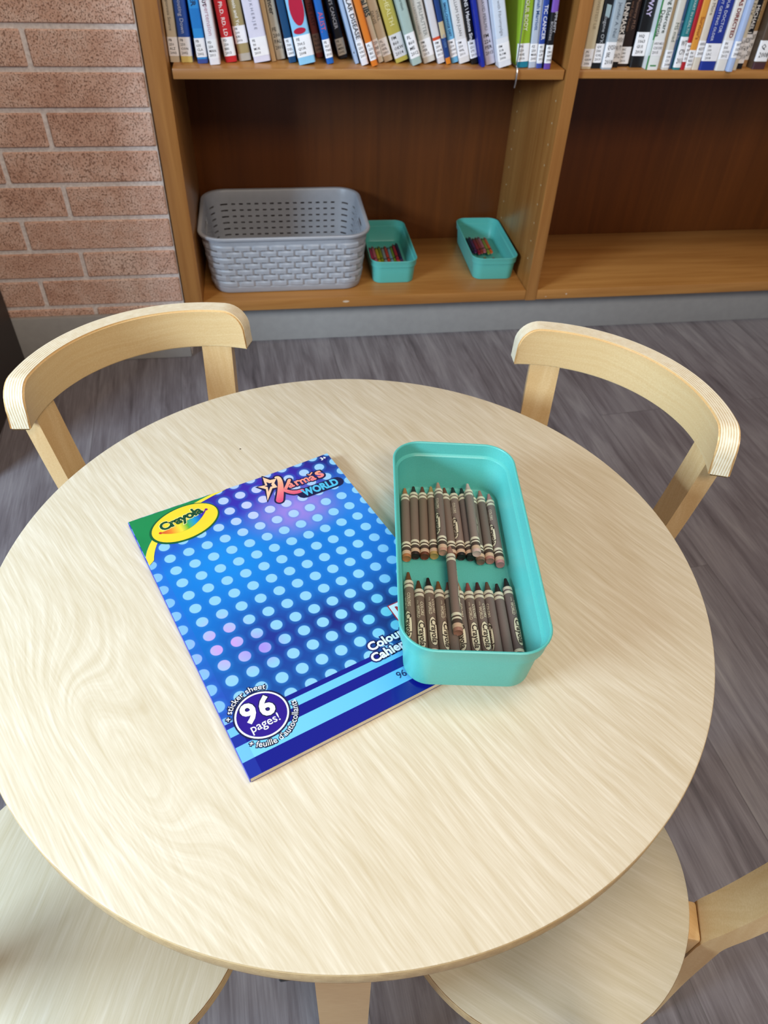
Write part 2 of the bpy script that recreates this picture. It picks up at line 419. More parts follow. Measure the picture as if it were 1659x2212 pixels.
# ------------------------------------------------------------------ books
SHL = K(0, 0, 0.6466)[2]; SHR = K(0, 0, 0.6446)[2]
label_paper = P('#f4f3f5', 0.6, 0.3); ink = P('#26242a', 0.6)
pages_m = plain('book_pages', '#d9cfbb', 0.85, 0.2)
def make_book(x, th, y, lean, base, cover, label, group, call, title=None, tcol='#222222', tsize=0.010, tend=0.046,
              tbold=0.0, lab=(0.010, 0.040), bands=(), h=0.205, dep=0.15, lcol=None, tx=0.0, sub=None):
    wx, wy, _ = K(x, y); th = th*KS; h = h; t2 = th
    root = empty('book', (wx, wy, base+0.0003)); root.rotation_euler = (0, R(lean), 0)
    tag(root, label, 'book', group)
    cm = P(cover, 0.35, 0.5)
    bm = bmesh.new(); c = 0.0016
    # spine with softly rounded edges and two boards, one continuous wrap
    rr = min(0.0035, th*0.3); prof = []
    for i in range(5): a = R(180+90*i/4); prof.append((rr+rr*math.cos(a), rr+rr*math.sin(a)))
    for i in range(5): a = R(270+90*i/4); prof.append((th-rr+rr*math.cos(a), rr+rr*math.sin(a)))
    outer = [(0, dep)] + prof + [(th, dep)]
    inner = [(c, dep)] + [(max(c, min(th-c, p[0])), max(c, p[1]+c)) for p in prof] + [(th-c, dep)]
    zz = [0.0, h]
    vo = [[bm.verts.new((p[0], p[1], z)) for p in outer] for z in zz]; vi = [[bm.verts.new((p[0], p[1], z)) for p in inner] for z in zz]
    n = len(outer)
    for i in range(n-1):
        bm.faces.new((vo[0][i], vo[0][i+1], vo[1][i+1], vo[1][i])); bm.faces.new((vi[0][i+1], vi[0][i], vi[1][i], vi[1][i+1]))
        for k_ in (0, 1): bm.faces.new((vo[k_][i], vo[k_][i+1], vi[k_][i+1], vi[k_][i]))
    for i in (0, n-1): bm.faces.new((vo[0][i], vo[1][i], vi[1][i], vi[0][i]))
    link('cover', bm, cm, root)
    bm = bmesh.new(); box(bm, c*1.05, th-c*1.05, c*1.6, dep-0.003, 0.0015, h-0.002); link('page_block', bm, pages_m, root, smooth=False)
    def wrapz(z0, z1, off, inset=0.0):
        pts = [p for p in prof]
        return pts
    def sheet(z0, z1, mat, off, xa=None, xb=None, name='spine_print'):
        bm = bmesh.new(); pts = []
        src = prof if xa is None else [(xa, 0), (xb, 0)]
        cxs = th/2
        for (px, py) in src:
            pts.append((px + (0 if xa is not None else (off if px > cxs else -off)), py-off))
        a_ = [bm.verts.new((p[0], p[1], z0)) for p in pts]; b_ = [bm.verts.new((p[0], p[1], z1)) for p in pts]
        for i in range(len(pts)-1): bm.faces.new((a_[i], a_[i+1], b_[i+1], b_[i]))
        return link(name, bm, mat, root)
    for j, (z0, z1, c_) in enumerate(bands): sheet(z0, z1, P(c_, 0.35), 0.00018, name='colour_band')
    if call:
        if lab: lb = sheet(lab[0], lab[1], P(lcol, 0.6) if lcol else label_paper, 0.00032, name='call_number_label')
        z1 = lab[1] if lab else 0.042; z0 = lab[0] if lab else 0.010
        bm = bmesh.new(); n = len(call); ls = (z1-z0)/(n+0.5); s_ = ls*0.86
        for i, t in enumerate(call):
            wv = text_width(t, s_, bold=0.01, res=1); sc = min(1.0, th*0.74/max(wv, 1e-4))
            add_text(bm, t, s_, lambda X, Y, i=i, sc=sc: (th*0.14+X*sc, -0.0006, z1-ls*(i+1)+Y), bold=0.01, res=1)
        link('call_number', bm, ink, lb if lab else root, smooth=False)
    if title:
        for (T, col, size, zend, xo, bold, shear) in ([(title, tcol, tsize, tend, tx, tbold, 0)] + (sub or [])):
            bm = bmesh.new(); wv = text_width(T, size, bold=bold, res=2)
            add_text(bm, T, size, lambda X, Y: (th*0.5 + xo + Y - size*0.34, -0.0005, zend + wv - X), bold=bold, res=2)
            link('spine_lettering', bm, P(col, 0.5), root, smooth=False)
    return root

GL, GR = 'library books on the upper shelf of the left bay', 'library books on the upper shelf of the right bay'
L = [
 (-0.2215, .0199, 1.320, 0.4, '#cdbfa6', 'thin cream book, first at the left end of the shelf', ['FB', '250', 'ALZ', '2003'], 'al and Osteoporosis Source', '#6d675c', .0075, .050, 0, None),
 (-0.1995, .0238, 1.319, -1.0, '#2f55a8', 'blue book with yellow foot and pale script, second from the left end', ['FB', '250', 'CON', '2002'], 'Not Shouting Down', '#c9d4ee', .0095, .046, 0, [(0, .0105, '#e2cd7a')]),
 (-0.1663, .0206, 1.309, -3.7, '#2e8fd6', 'sky blue book whose spine reads ATER above a white label', ['FB', '635', 'CLA', '2002'], 'ATER', '#15335c', .0125, .088, .02, [(0, .007, '#3b4f98'), (.055, .085, '#1f7cc9')]),
 (-0.1419, .0215, 1.298, -4.6, '#eceaf0', 'white book with lettering ending about Hypertension', ['FD', '250', 'MAN', '2011'], 's about', '#3a3a44', .0125, .090, 0, None),
 (-0.1109, .0237, 1.317, -8.3, '#c9252c', 'bright red book with white lettering and a white label', ['FD', '250', 'BRI', '2013'], 'AND BELL, Ph.D. RD. LD', '#f3e4e0', .0095, .042, .01, None),
 (-0.0839, .0254, 1.329, -9.5, '#a8976a', 'olive and silver book with a slanting white label', ['FB', '200', 'KRI', '2010'], 'Osteoporosis and You', '#f4f2ea', .0085, .052, .01, [(0, .012, '#b9b3a8')]),
 (-0.0533, .0350, 1.315, -10.8, '#dcd9ea', 'thick lavender-white book with thinly spaced letters', ['FE', '90', 'MUK', '2010'], 'M U K H E R J E E', '#7b7a8c', .0075, .052, 0, None),
 (-0.0179, .0101, 1.327, -10.9, '#c9a678', 'narrow tan book behind the thick lavender-white one', None, None, None, 0, 0, 0, None),
 (-0.0070, .0196, 1.343, -11.0, '#cfc6b4', 'beige book reading ancer with a large call number', ['FE', '200', 'PAL', '2001'], 'ancer', '#4a4844', .0125, .072, .02, None),
 (0.0176, .0157, 1.316, -11.5, '#15476f', 'dark blue narrow book left of the one with the red shape', ['FE', '700', 'DEL', '2009'], None, None, 0, 0, 0, None),
 (0.0374, .0350, 1.297, -12.0, '#8cc7ea', 'thick pale blue book with a crimson shape on its spine', ['FE', '700.5', 'QUA', '2008'], None, None, 0, 0, 0, None),
 (0.0773, .0157, 1.360, -12.2, '#9c4332', 'rust red book set back beside the crimson-shaped one', ['FE', '707', 'RAB', '2004'], 'THE EASY', '#3c1813', .009, .052, 0, None),
 (0.0952, .0149, 1.307, -12.8, '#1e63b4', 'royal blue book with coral lettering ending in ST', ['FE', '707', 'TWI', '2010'], 'ALIST.', '#d25a6a', .012, .052, 0, None),
 (0.1243, .0187, 1.349, -15.1, '#15151a', 'black book reading MEN\u2019S CANCER set back from the rest', ['FE', '200', 'MEN', '2002'], 'MEN\'S CANCER', '#d9d7d4', .009, .050, .01, None),
 (0.1542, .0082, 1.310, -20.0, '#a9bcd6', 'thin grey-blue book left of LAR DISEASE', ['4'], None, None, 0, 0, 0, None),
 (0.1659, .0154, 1.295, -20.5, '#e6e6ec', 'white book reading LAR DISEASE in black capitals', ['FD', '250', 'VAS', '2007'], 'LAR DISEASE', '#2c2c34', .0115, .044, .015, None),
 (0.1861, .0135, 1.287, -20.8, '#dd7a26', 'orange book leaning between LAR DISEASE and the IBS book', ['FL', '250', 'IBS', '2011'], None, None, 0, 0, 0, None),
 (0.2040, .0113, 1.319, -20.9, '#d9d0bd', 'cream book reading al IBS in dark green', ['250', 'INF', '2011'], 'al IBS', '#1f4250', .0125, .078, .03, None),
 (0.2169, .0192, 1.323, -20.5, '#cdbda4', 'beige book reading LY above smaller capitals', ['FL', '250', 'WIL', '2001'], 'LY', '#3a3934', .015, .105, 0, None),
 (0.2414, .0276, 1.316, -21.0, '#b9aa4f', 'mustard yellow book reading HEALTH', ['FM', '860', 'OKW', '2014'], 'HEALTH', '#ebe2a6', .012, .062, 0, None),
 (0.2727, .0211, 1.295, -20.9, '#a8bdb6', 'pale sage green book right of the mustard one', ['FL', '860', 'ME', '2012'], 'and Nutrition', '#4a5a58', .007, .092, 0, None),
 (0.2997, .0259, 1.313, -19.2, '#d6d3cc', 'off-white book with two rows of spaced grey capitals', ['FM', '250', 'PER', '2013'], 'ID PERLMUTTER', '#8b8b86', .0095, .044, 0, None),
 (0.3304, .0163, 1.313, -19.0, '#d9d5d8', 'pale book with an orange-red band above its label', ['FM', '250', 'HOR', '2013'], None, None, 0, 0, 0, [(.030, .045, '#d5502f')]),
 (0.3476, .0103, 1.309, -18.2, '#1d3f7d', 'narrow navy book with a beige band and orange foot', None, 'TH USER', '#6f93c9', .006, .028, 0, [(0, .011, '#dd8324'), (.045, .072, '#c9b892')]),
 (0.3607, .0161, 1.318, -18.0, '#6fb3dd', 'light blue book with small dark capitals', ['FM', '250', 'JOH', '2011'], 'SMALL-CHANGE DIET', '#1a3c66', .0058, .045, .02, None),
 (0.3770, .0252, 1.314, -17.2, '#e4e2e0', 'white book with tall thin grey capitals', ['FM', '250', 'WIL', '2011'], 'WILLIAM SAN JUAN', '#7d7c7c', .008, .046, 0, None),
 (0.4020, .0170, 1.310, -17.2, '#111114', 'black book with bold white two-part title', ['FM', '251', 'STI', '2010'], 'VATIONS \\ Madonna Sing', '#e8e6e6', .009, .038, .02, None),
 (0.4186, .0078, 1.287, -16.5, '#1a2c9c', 'thin deep blue book between the black and the lavender one', None, None, None, 0, 0, 0, None),
 (0.4316, .0253, 1.303, -16.7, '#cfc9d6', 'lavender-grey book with large printed call number', ['FM', '226', 'PER', '2015'], 'DAVID PERLMU', '#75727c', .0078, .058, 0, None),
 (0.4541, .0282, 1.280, -15.8, '#e6e8ee', 'white and pale blue book left of the open gap', ['FM', '318', 'ROM', '2006'], 'Living with Fibromyalgia', '#7b7f88', .008, .052, 0, [(.049, .2, '#d5deec')]),
 (0.4926, .0264, 1.284, -3.8, '#93b52a', 'lime green book with teal foot right of the wire clip', ['FN', '250', 'AHE', '2010'], 'NGE YOUR BODY', '#f0f3d2', .0095, .060, .02, [(0, .026, '#1f7d96')]),
 (0.5195, .0163, 1.284, -3.3, '#b9c3d4', 'pale grey-blue book with blue lettering, after the lime one', ['FZ', '250', 'MAR', '2005'], 'nnah Marriott', '#2b5a96', .009, .062, .01, None),
 (0.5363, .0128, 1.281, -3.0, '#e8e9f0', 'white book with blue spine block reading TIC CANCER', ['FE', '250', 'LIP', '2011'], 'TIC CANCER', '#f2f2f6', .0095, .047, .01, [(0, .008, '#3c4da0'), (.040, .2, '#2b469b')]),
 (0.5500, .0144, 1.273, -1.8, '#141318', 'black book with purple top and foot at the shelf end', ['FE', '280', 'WIT', '2008'], 'IMMUNITY', '#d6d4da', .007, .060, 0, [(0, .010, '#6c4aa6'), (.092, .2, '#7c55b4')]),
]
# keep every book clear of the one it leans on
HH = 0.17
prev = None; fixed = []
for i, b in enumerate(L):
    b = list(b)
    if prev:
        px, pt, pl = prev
        lim = math.degrees(math.atan(((b[0] - (px+pt))/HH) - math.tan(R(pl)))) if False else None
        gap = b[0] - px - pt/math.cos(R(pl))
        b[3] = max(b[3], math.degrees(math.atan(math.tan(R(pl)) - gap/.225)))
    if i < len(L)-1: b[1] = min(b[1]*.97, (L[i+1][0]-b[0])*math.cos(R(b[3]))*.985)
    else: b[1] *= .97
    prev = (b[0], b[1], b[3]); fixed.append(b)
for b in fixed:
    x, th, y, lean, cov, lab, call, title, tc, ts, te, tb, bands = b
    kw = {}
    if lab.startswith('olive'): kw['lab'] = (.028, .056)
    if lab.startswith('beige book reading ancer') or lab.startswith('lavender-grey'): kw['lab'] = (.012, .056); kw['lcol'] = cov
    if lab.startswith('thick pale'): kw['lab'] = (.012, .046)
    if lab.startswith('mustard'): kw['lab'] = (.008, .048); kw['lcol'] = '#d9d8da'
    if lab.startswith('black book reading MEN'): kw['lab'] = (.006, .034); kw['lcol'] = '#c9bba2'
    if lab.startswith('rust'): kw['lab'] = (.008, .040); kw['lcol'] = '#b08468'
    if lab.startswith('beige book reading LY'): kw['sub'] = [('WILL', '#6c665a', .008, .068, .004, 0, 0), ('DAVIS', '#6c665a', .008, .066, -.005, 0, 0)]
    if lab.startswith('pale sage'): kw['lab'] = (.012, .054)
    if lab.startswith('white book with lettering'): kw['sub'] = [('Hypertension', '#b98a9a', .011, .046, .001, 0, 0)]
    if lab.startswith('off-white'): kw['tx'] = .004; kw['sub'] = [('WITH KRISTIN LOBERG', '#9a9a94', .006, .050, -.006, 0, 0)]
    if lab.startswith('black book with purple'): kw['sub'] = [('BOOSTING', '#c9c7ce', .006, .048, -.003, 0, 0)]; kw['tx'] = .003
    if lab.startswith('thin grey-blue'): kw['lab'] = (.014, .024); kw['lcol'] = cov
    if th > .025 and lab.startswith('white book with tall'): kw['h'] = .2
    r_ = make_book(x, th, y, lean, SHL, cov, lab, GL, call, title, tc or '#222222', ts or .01, te or .046, tb, bands=bands or (), **kw)
    if lab.startswith('thick pale'):
        bm = bmesh.new(); t_ = th*KS
        pts = [(t_*.55+math.cos(2*PI*i/24)*t_*.42*(1 if math.cos(2*PI*i/24) < 0 else .95), -0.0005, .089+math.sin(2*PI*i/24)*.028) for i in range(24)]
        bm.faces.new([bm.verts.new(p) for p in pts])
        pts = [(t_*.45+math.cos(2*PI*i/16)*t_*.36, -0.0007, .0535+math.sin(2*PI*i/16)*.005) for i in range(16)]
        bm.faces.new([bm.verts.new(p) for p in pts])
        o = link('crimson_shape', bm, P('#b5173c', .4), r_, smooth=False)
        bm = bmesh.new(); vs = [bm.verts.new(p) for p in ((t_*.05, -.0005, .122), (t_*.95, -.0005, .122), (t_*.95, -.0005, .2), (t_*.05, -.0005, .2))]; bm.faces.new(vs)
        link('colour_band', bm, P('#cfd86a', .4), r_, smooth=False)

Rr = [
 (0.6375, .0221, 1.286, -0.4, '#d5c7a6', 'cream book, first beside the wooden divider', ['JN', '250', 'GAW', '2006'], 'SWEETEST LIE', '#a99c80', .008, .066, 0, None, None),
 (0.6620, .0200, 1.290, -0.4, '#1b1d20', 'black book with a small silver square on its spine', ['QV', '500', 'OXL', '2019'], 'Eugene O\u2019K', '#b9bcc0', .0095, .042, 0, [(0, .010, '#15161a')], (.010, .042)),
 (0.6825, .0230, 1.283, -0.2, '#a9b5be', 'slate blue book between two black ones', ['QV250', 'JE', '2018'], 'Jennifer A. Niel', '#5a6470', .009, .054, 0, None, (.003, .046)),
 (0.7075, .0180, 1.299, -0.1, '#17171a', 'black book reading SM UNMASK in bold white', ['HV501', 'AUT', '2012'], 'SM UNMASK', '#f0efef', .0125, .056, .03, None, (.010, .056)),
 (0.7270, .0250, 1.308, 0.2, '#2a1c18', 'dark brown book with reddish small capitals', ['HC', '140', 'HIT', '2010'], 'Gary Pomeroy M.D.', '#8b6a58', .0085, .062, 0, None, (.005, .034)),
 (0.7535, .0277, 1.300, 0.4, '#121214', 'black book reading TAWAY with a dark foot', ['HQ', '1063', 'GUI', '2018'], 'TAWAY', '#c9bde0', .0135, .085, .03, None, (.020, .060)),
 (0.7822, .0270, 1.280, 0.5, '#eceeec', 'white book with green edges about eldercare dementia', ['HV1451', 'C3513X', '2015'], 'ting Eldercare', '#1f3e2c', .011, .062, .01, None, (.024, .050)),
 (0.8105, .0075, 1.288, 0.6, '#b7a07c', 'thin tan book after the white and green one', None, None, None, 0, 0, 0, None, None),
 (0.8186, .0160, 1.280, 0.7, '#dcd7cd', 'off-white book with small olive emblem', ['WT', '104', 'CV', '2008'], 'MS mad', '#5c6650', .010, .048, 0, None, (.004, .034)),
 (0.8354, .0092, 1.289, 0.8, '#4a6ea3', 'faded blue narrow book left of the teal one', None, 'Brother Be', '#b9c9de', .007, .050, 0, None, None),
 (0.8450, .0168, 1.281, 0.8, '#2f7f86', 'teal book with pale capitals', ['WT', 'C79', '2011'], 'STEWART IN HEALTH', '#cfe0dc', .007, .062, 0, None, (.004, .056)),
 (0.8622, .0092, 1.281, 0.8, '#b3202a', 'narrow crimson book right of the teal one', ['WA', '309', 'RE', '2012'], None, None, 0, 0, 0, None, (.014, .046)),
 (0.8717, .0160, 1.281, 0.8, '#e09a3e', 'orange and white book reading survivor', ['IN', '309', 'RES', '2001'], 'Survivor\'s', '#9c4a1e', .0095, .052, .01, [(0, .034, '#e2d6c6')], (.004, .034)),
 (0.8880, .0163, 1.281, 0.8, '#ddd3c3', 'cream book with small type before the dark blue one', ['HV50', 'A237', '2003'], 'No More', '#7a6f60', .009, .092, 0, None, (.022, .050)),
 (0.9046, .0350, 1.278, 0.9, '#1f3490', 'thick royal blue book with a framed white label', ['IN', '100', 'LAC', '2018'], 'AT YOUR DOCTOR', '#dfe3f2', .0085, .064, 0, None, (.016, .046)),
 (0.9401, .0230, 1.274, 0.9, '#e8e3dc', 'white book reading E AS DIRECTED in dark red', ['IN', '505', 'COH', '2012'], 'E AS DIRECTED', '#7e2a26', .0105, .056, .03, None, (.020, .052)),
 (0.9640, .0129, 1.266, 0.9, '#aebfe0', 'light blue thin book jutting forward', ['WT', '107', '2004'], None, None, 0, 0, 0, None, (.024, .052)),
 (0.9775, .0153, 1.279, 0.9, '#e2d9c2', 'cream book with grey capitals ending in FOX', ['PR610', 'FOX', '2002'], 'EL J FOX', '#8a8372', .0105, .092, 0, None, (.020, .056)),
 (0.9935, .0190, 1.291, 0.9, '#121214', 'black book reading MICHAEL in white capitals', ['PN2287', 'F69', '2010'], 'MICHAEL J', '#f2f2f2', .010, .062, .02, [(0, .010, '#15151a')], (.010, .060)),
 (1.0130, .0213, 1.312, 0.9, '#a9885c', 'brown and beige book beside the last ones on the right', ['PN2287', 'F69', '2020'], 'NO TIME LIKE', '#d9c9a6', .008, .078, 0, [(0, .012, '#b99064')], (.012, .062)),
 (1.0350, .0295, 1.288, 0.9, '#5a4a3c', 'wide dark brown book at the right edge of view', ['Q', '2008'], None, None, 0, 0, 0, [(0, .012, '#4b2f34')], (.014, .050)),
]
for i, b in enumerate(Rr):
    x, th, y, lean, cov, lab, call, title, tc, ts, te, tb, bands, lb = b
    lean = 0.0; th = min(th, (Rr[i+1][0]-x)*.985) if i < len(Rr)-1 else th
    kw = {'lab': lb} if lb else {'lab': (.004, .034)}
    if lab.startswith('white book with green'): kw['sub'] = [('Dementia', '#1f3e2c', .011, .056, -.007, .01, 0)]; kw['tx'] = .004
    if lab.startswith('thick royal'): kw['sub'] = [('YOU ABOUT GETTING OLDER', '#dfe3f2', .0075, .050, -.009, 0, 0)]; kw['tx'] = .003
    if lab.startswith('dark brown book'): kw['sub'] = [('and Gigi Vorgan', '#8b6a58', .0075, .060, -.007, 0, 0)]; kw['tx'] = .003
    r_ = make_book(x, th, y, lean, SHR, cov, lab, GR, call, title, tc or '#222222', ts or .01, te or .046, tb, bands=bands or (), **kw)
    t_ = th*KS
    if lab.startswith('white book with green'):
        bm = bmesh.new()
        for (a, b2, z0, z1) in ((-.0004, .0012, 0, .2), (t_*.25, t_*.75, .006, .0085)):
            vs = [bm.verts.new(p) for p in ((a, -.0002 if a > 0 else .0030, z0), (b2, -.0005, z0), (b2, -.0005, z1), (a, -.0002 if a > 0 else .0030, z1))]; bm.faces.new(vs)
        link('green_trim', bm, P('#3c8a4a'), r_, smooth=False)
    if lab.startswith('black book with a small'):
        bm = bmesh.new(); vs = [bm.verts.new(p) for p in ((t_*.3, -.0006, .088), (t_*.8, -.0006, .084), (t_*.8, -.0006, .104), (t_*.3, -.0006, .106))]; bm.faces.new(vs)
        link('silver_square', bm, P('#9fb4b8'), r_, smooth=False)
# wire clip hanging over the front of the shelf
bm = bmesh.new()
a = K(0.4905, 1.2665, 0.6466)
pts = [(a[0], a[1]+.10, a[2]+.0035), (a[0], a[1]+.012, a[2]+.0035), (a[0], a[1]+.002, a[2]+.002), (a[0]-.0005, a[1]-.0015, a[2]-.004), (a[0]-.001, a[1]-.0018, a[2]-.022), (a[0]-.002, a[1]-.0015, a[2]-.030)]
tube(bm, pts, .0016, 8)
tube(bm, [(a[0], a[1]+.012, a[2]+.0035), (a[0]+.0003, a[1]+.010, a[2]+.02), (a[0]+.0006, a[1]+.010, a[2]+.15), (a[0]+.0006, a[1]+.016, a[2]+.158), (a[0]+.0006, a[1]+.10, a[2]+.158)], .0012, 8)
tag(link('bookend', bm, chrome), 'silver wire bookend hooked over the front of the left upper shelf', 'bookend')

# ------------------------------------------------------------------ bins
def bin_mesh():
    bm = bmesh.new(); W, Ln, RR = .0947, .2193, .0189
    prof = [(-.0022, 0.0), (-.0005, .0006), (0.0, .002), (.0030, .0360), (.0056, .0372), (.0068, .0488), (.0074, .0500), (.0074, .0508), (.0068, .0513),
            (.0058, .0512), (.0053, .0505), (.0042, .0400), (.0026, .0388), (.0020, .0380), (-.0018, .0060), (-.0030, .0042), (-.0052, .0035)]
    loops = [rrect(W+2*d, Ln+2*d, max(RR+d, .004), z, 10) for d, z in prof]
    loft(bm, loops, True, True, True)
    return bm
bin_names = 'teal plastic bins of crayons'
tbin = empty('storage_bin', (.0851, -.0168, H+.0052)); tbin.rotation_euler = (-.018, .033, -.1337); tbin.rotation_mode = 'XYZ'
# rotation order: tilt first, then turn
Mz = Matrix.Rotation(-.1337, 4, 'Z') @ Matrix.Rotation(.033, 4, 'Y') @ Matrix.Rotation(-.018, 4, 'X')
tbin.rotation_euler = Mz.to_euler('XYZ')
BIN = Matrix.Translation((.0851, -.0168, H+.0052)) @ Mz
D.objects.remove(tbin)
tb = link('storage_bin', bin_mesh(), teal, ang=0.5); tb.matrix_world = BIN
tag(tb, 'teal plastic bin of brown crayons standing on the round table', 'bin', bin_names)
bins = []
for (x, y, rz, lab) in ((0.2620, 1.4605, -0.01, 'teal bin of crayons on the shelf right beside the grey basket'), (0.5310, 1.4610, -0.030, 'teal bin of crayons on the shelf next to the wooden divider')):
    o = tb.copy(); COL.objects.link(o); p = K(x, y, 0.1473)
    o.matrix_world = Matrix.Translation((p[0], p[1], p[2]+.0003)) @ Matrix.Rotation(rz, 4, 'Z') @ Matrix.Diagonal((1.03, 1.045, 1.08, 1))
    o['label'] = lab; bins.append(o)

# ------------------------------------------------------------------ crayons (axis along local y, tip at +y, origin at the middle)
CL = 0.0905
def m_wax():
    k = NT('crayon_wax', 0.45, 0.4); oi = k.n('ShaderNodeObjectInfo'); n_ = k.noise(k.obj(), 500, 2)
    k.color(k.mix(k.math('MULTIPLY', n_, 0.15), oi.outputs['Color'], (0, 0, 0, 1)))
    return k.m
def m_wrap(plainw=False):
    k = NT('crayon_paper' if not plainw else 'coloured_crayon_paper', 0.62, 0.3); oi = k.n('ShaderNodeObjectInfo')
    x, y, z = k.sep(k.obj())
    a = k.math('ARCTAN2', z, x)
    wv = k.math('MULTIPLY', k.math('SINE', k.math('MULTIPLY', a, 3.0)), 0.00045)
    t = k.math('MULTIPLY', k.math('ADD', k.math('SUBTRACT', CL/2, y), 0.0), 1.0)
    tw = k.math('ADD', t, wv)
    def band(src, a_, b_):
        return k.math('MULTIPLY', k.math('GREATER_THAN', src, a_), k.math('LESS_THAN', src, b_))
    n_ = k.noise(k.obj(), 1500, 2)
    base = k.mix(k.math('MULTIPLY', n_, 0.22), oi.outputs['Color'], (0.05, 0.035, 0.03, 1))
    cream = lin('#e8dfc8') if not plainw else (0.02, 0.02, 0.02, 1)
    c = base
    for lo, hi, s_ in ((.0115, .0146, t), (.0160, .0188, t), (.0735, .0762, t), (.0778, .0795, t)):
        c = k.mix(band(s_, lo, hi), c, cream)
    c = k.mix(band(tw, .01465, .01585), c, base)
    c = k.mix(band(tw, .0765, .0776), c, lin('#4a3a30') if not plainw else (0.02, 0.02, 0.02, 1))
    if not plainw:
        c = k.mix(band(t, .0798, .0835), c, lin('#54443c'))
        c = k.mix(band(t, .0836, .0875), c, lin('#d8b79c'))
    k.color(c); return k.m
wax_m, wrap_m, wrap_c = m_wax(), m_wrap(), m_wrap(True)
rot_y = Matrix.Rotation(-PI/2, 4, 'X')
def wax_bm():
    bm = bmesh.new(); h = CL/2
    lathe(bm, [(.0012, -h+.0012), (.0030, -h+.0006), (.0036, -h), (.0039, -h+.0008), (.0039, h-.0112), (.0032, h-.0102), (.0029, h-.0095), (.0012, h-.0004), (.0006, h)], 20)
    bmesh.ops.transform(bm, matrix=rot_y, verts=bm.verts); return bm
def wrap_bm():
    bm = bmesh.new(); h = CL/2
    lathe(bm, [(.00392, -h+.0032), (.00402, -h+.0030), (.00402, h-.0114), (.00392, h-.0112)], 24, cap0=False, cap1=False)
    bmesh.ops.transform(bm, matrix=rot_y, verts=bm.verts); return bm
w0 = link('crayon', wax_bm(), wax_m); wax_me = w0.data; D.objects.remove(w0)
w0 = link('paper_wrapper', wrap_bm(), wrap_m); wrap_me = w0.data; D.objects.remove(w0)
w0 = link('paper_wrapper', wrap_bm(), wrap_c); wrapc_me = w0.data; D.objects.remove(w0)
# printed oval and lettering wrapped round the barrel
def on_barrel(t, s, r):          # t from the tip, s round the barrel
    a = s/0.00402
    return (r*math.sin(a), CL/2 - t, r*math.cos(a))
def logo_mesh():
    bm = bmesh.new(); t0, t1, hw = .0435, .0705, .0031; n = 26
    def strip(ta, tb_, hwid, r, mi):
        rows = []
        for i in range(n+1):
            u = i/n; t = ta+(tb_-ta)*u; s = hwid*(1-abs(2*u-1)**2.6)**0.45 if 0 < u < 1 else 0.0001
            rows.append([bm.verts.new(on_barrel(t, -s+2*s*j/8, r)) for j in range(9)])
        for i in range(n):
            for j in range(8):
                bm.faces.new((rows[i][j], rows[i][j+1], rows[i+1][j+1], rows[i+1][j])).material_index = mi
    strip(t0-.0006, t1+.0006, hw+.0004, .00405, 1); strip(t0, t1, hw, .00409, 0)
    W_ = text_width('Crayola', .0062, bold=.02); q = .0225/W_
    add_text_curved(bm, 'Crayola', .0062, lambda x, y: on_barrel(.0570 - .0225/2 + x*q, y-.0016, .00420), 1, bold=.025)
    return bm
def side_mesh():
    bm = bmesh.new()
    s_ = .0034
    add_text_curved(bm, 'COLORS', s_*1.05, lambda x, y: on_barrel(.0250+x, y+.0006, .00412), 0, bold=.004, res=2)
    add_text(bm, 'of the', s_*.5, lambda x, y: on_barrel(.0232+x, y-.0020, .00412), 0, res=1)
    add_text_curved(bm, 'WORLD', s_, lambda x, y: on_barrel(.0285+x, y-.0026, .00412), 0, bold=.004, res=2)
    return bm
cream_ink = P('#e9dfc4', .6); dark_ink = P('#3a2c24', .6)
w0 = link('logo_oval', logo_mesh(), [cream_ink, dark_ink], smooth=False, fix=False); logo_me = w0.data; D.objects.remove(w0)
w0 = link('printed_words', side_mesh(), cream_ink, smooth=False, fix=False); words_me = w0.data; D.objects.remove(w0)
proto = D.objects.new('crayon', wax_me); COL.objects.link(proto)
for nm, me in (('paper_wrapper', wrap_me), ('logo_oval', logo_me), ('printed_words', words_me)):
    c = D.objects.new(nm, me); COL.objects.link(c); c.parent = proto
first = [True]
def place_crayon(base, tip, end, roll, wax, wrap, label, group, src):
    tip = Vector(tip); end = Vector(end); d = (tip-end).normalized(); mid = tip - d*CL/2
    if first[0] and src is proto: o = proto; first[0] = False
    else: o = copy_tree(src)
    zax = Vector((0, 0, 1)); xax = d.cross(zax).normalized(); zax = xax.cross(d)
    m = Matrix((xax, d, zax)).transposed().to_4x4(); m.translation = mid
    o.matrix_world = base @ m @ Matrix.Rotation(roll, 4, 'Y')
    o.color = lin(wax)
    for c in o.children:
        if c.name.startswith('paper'): c.color = lin(wrap)
    tag(o, label, 'crayon', group); return o
Zb = .0076; mm = .001
GB = 'skin-tone crayons in the bin on the table'
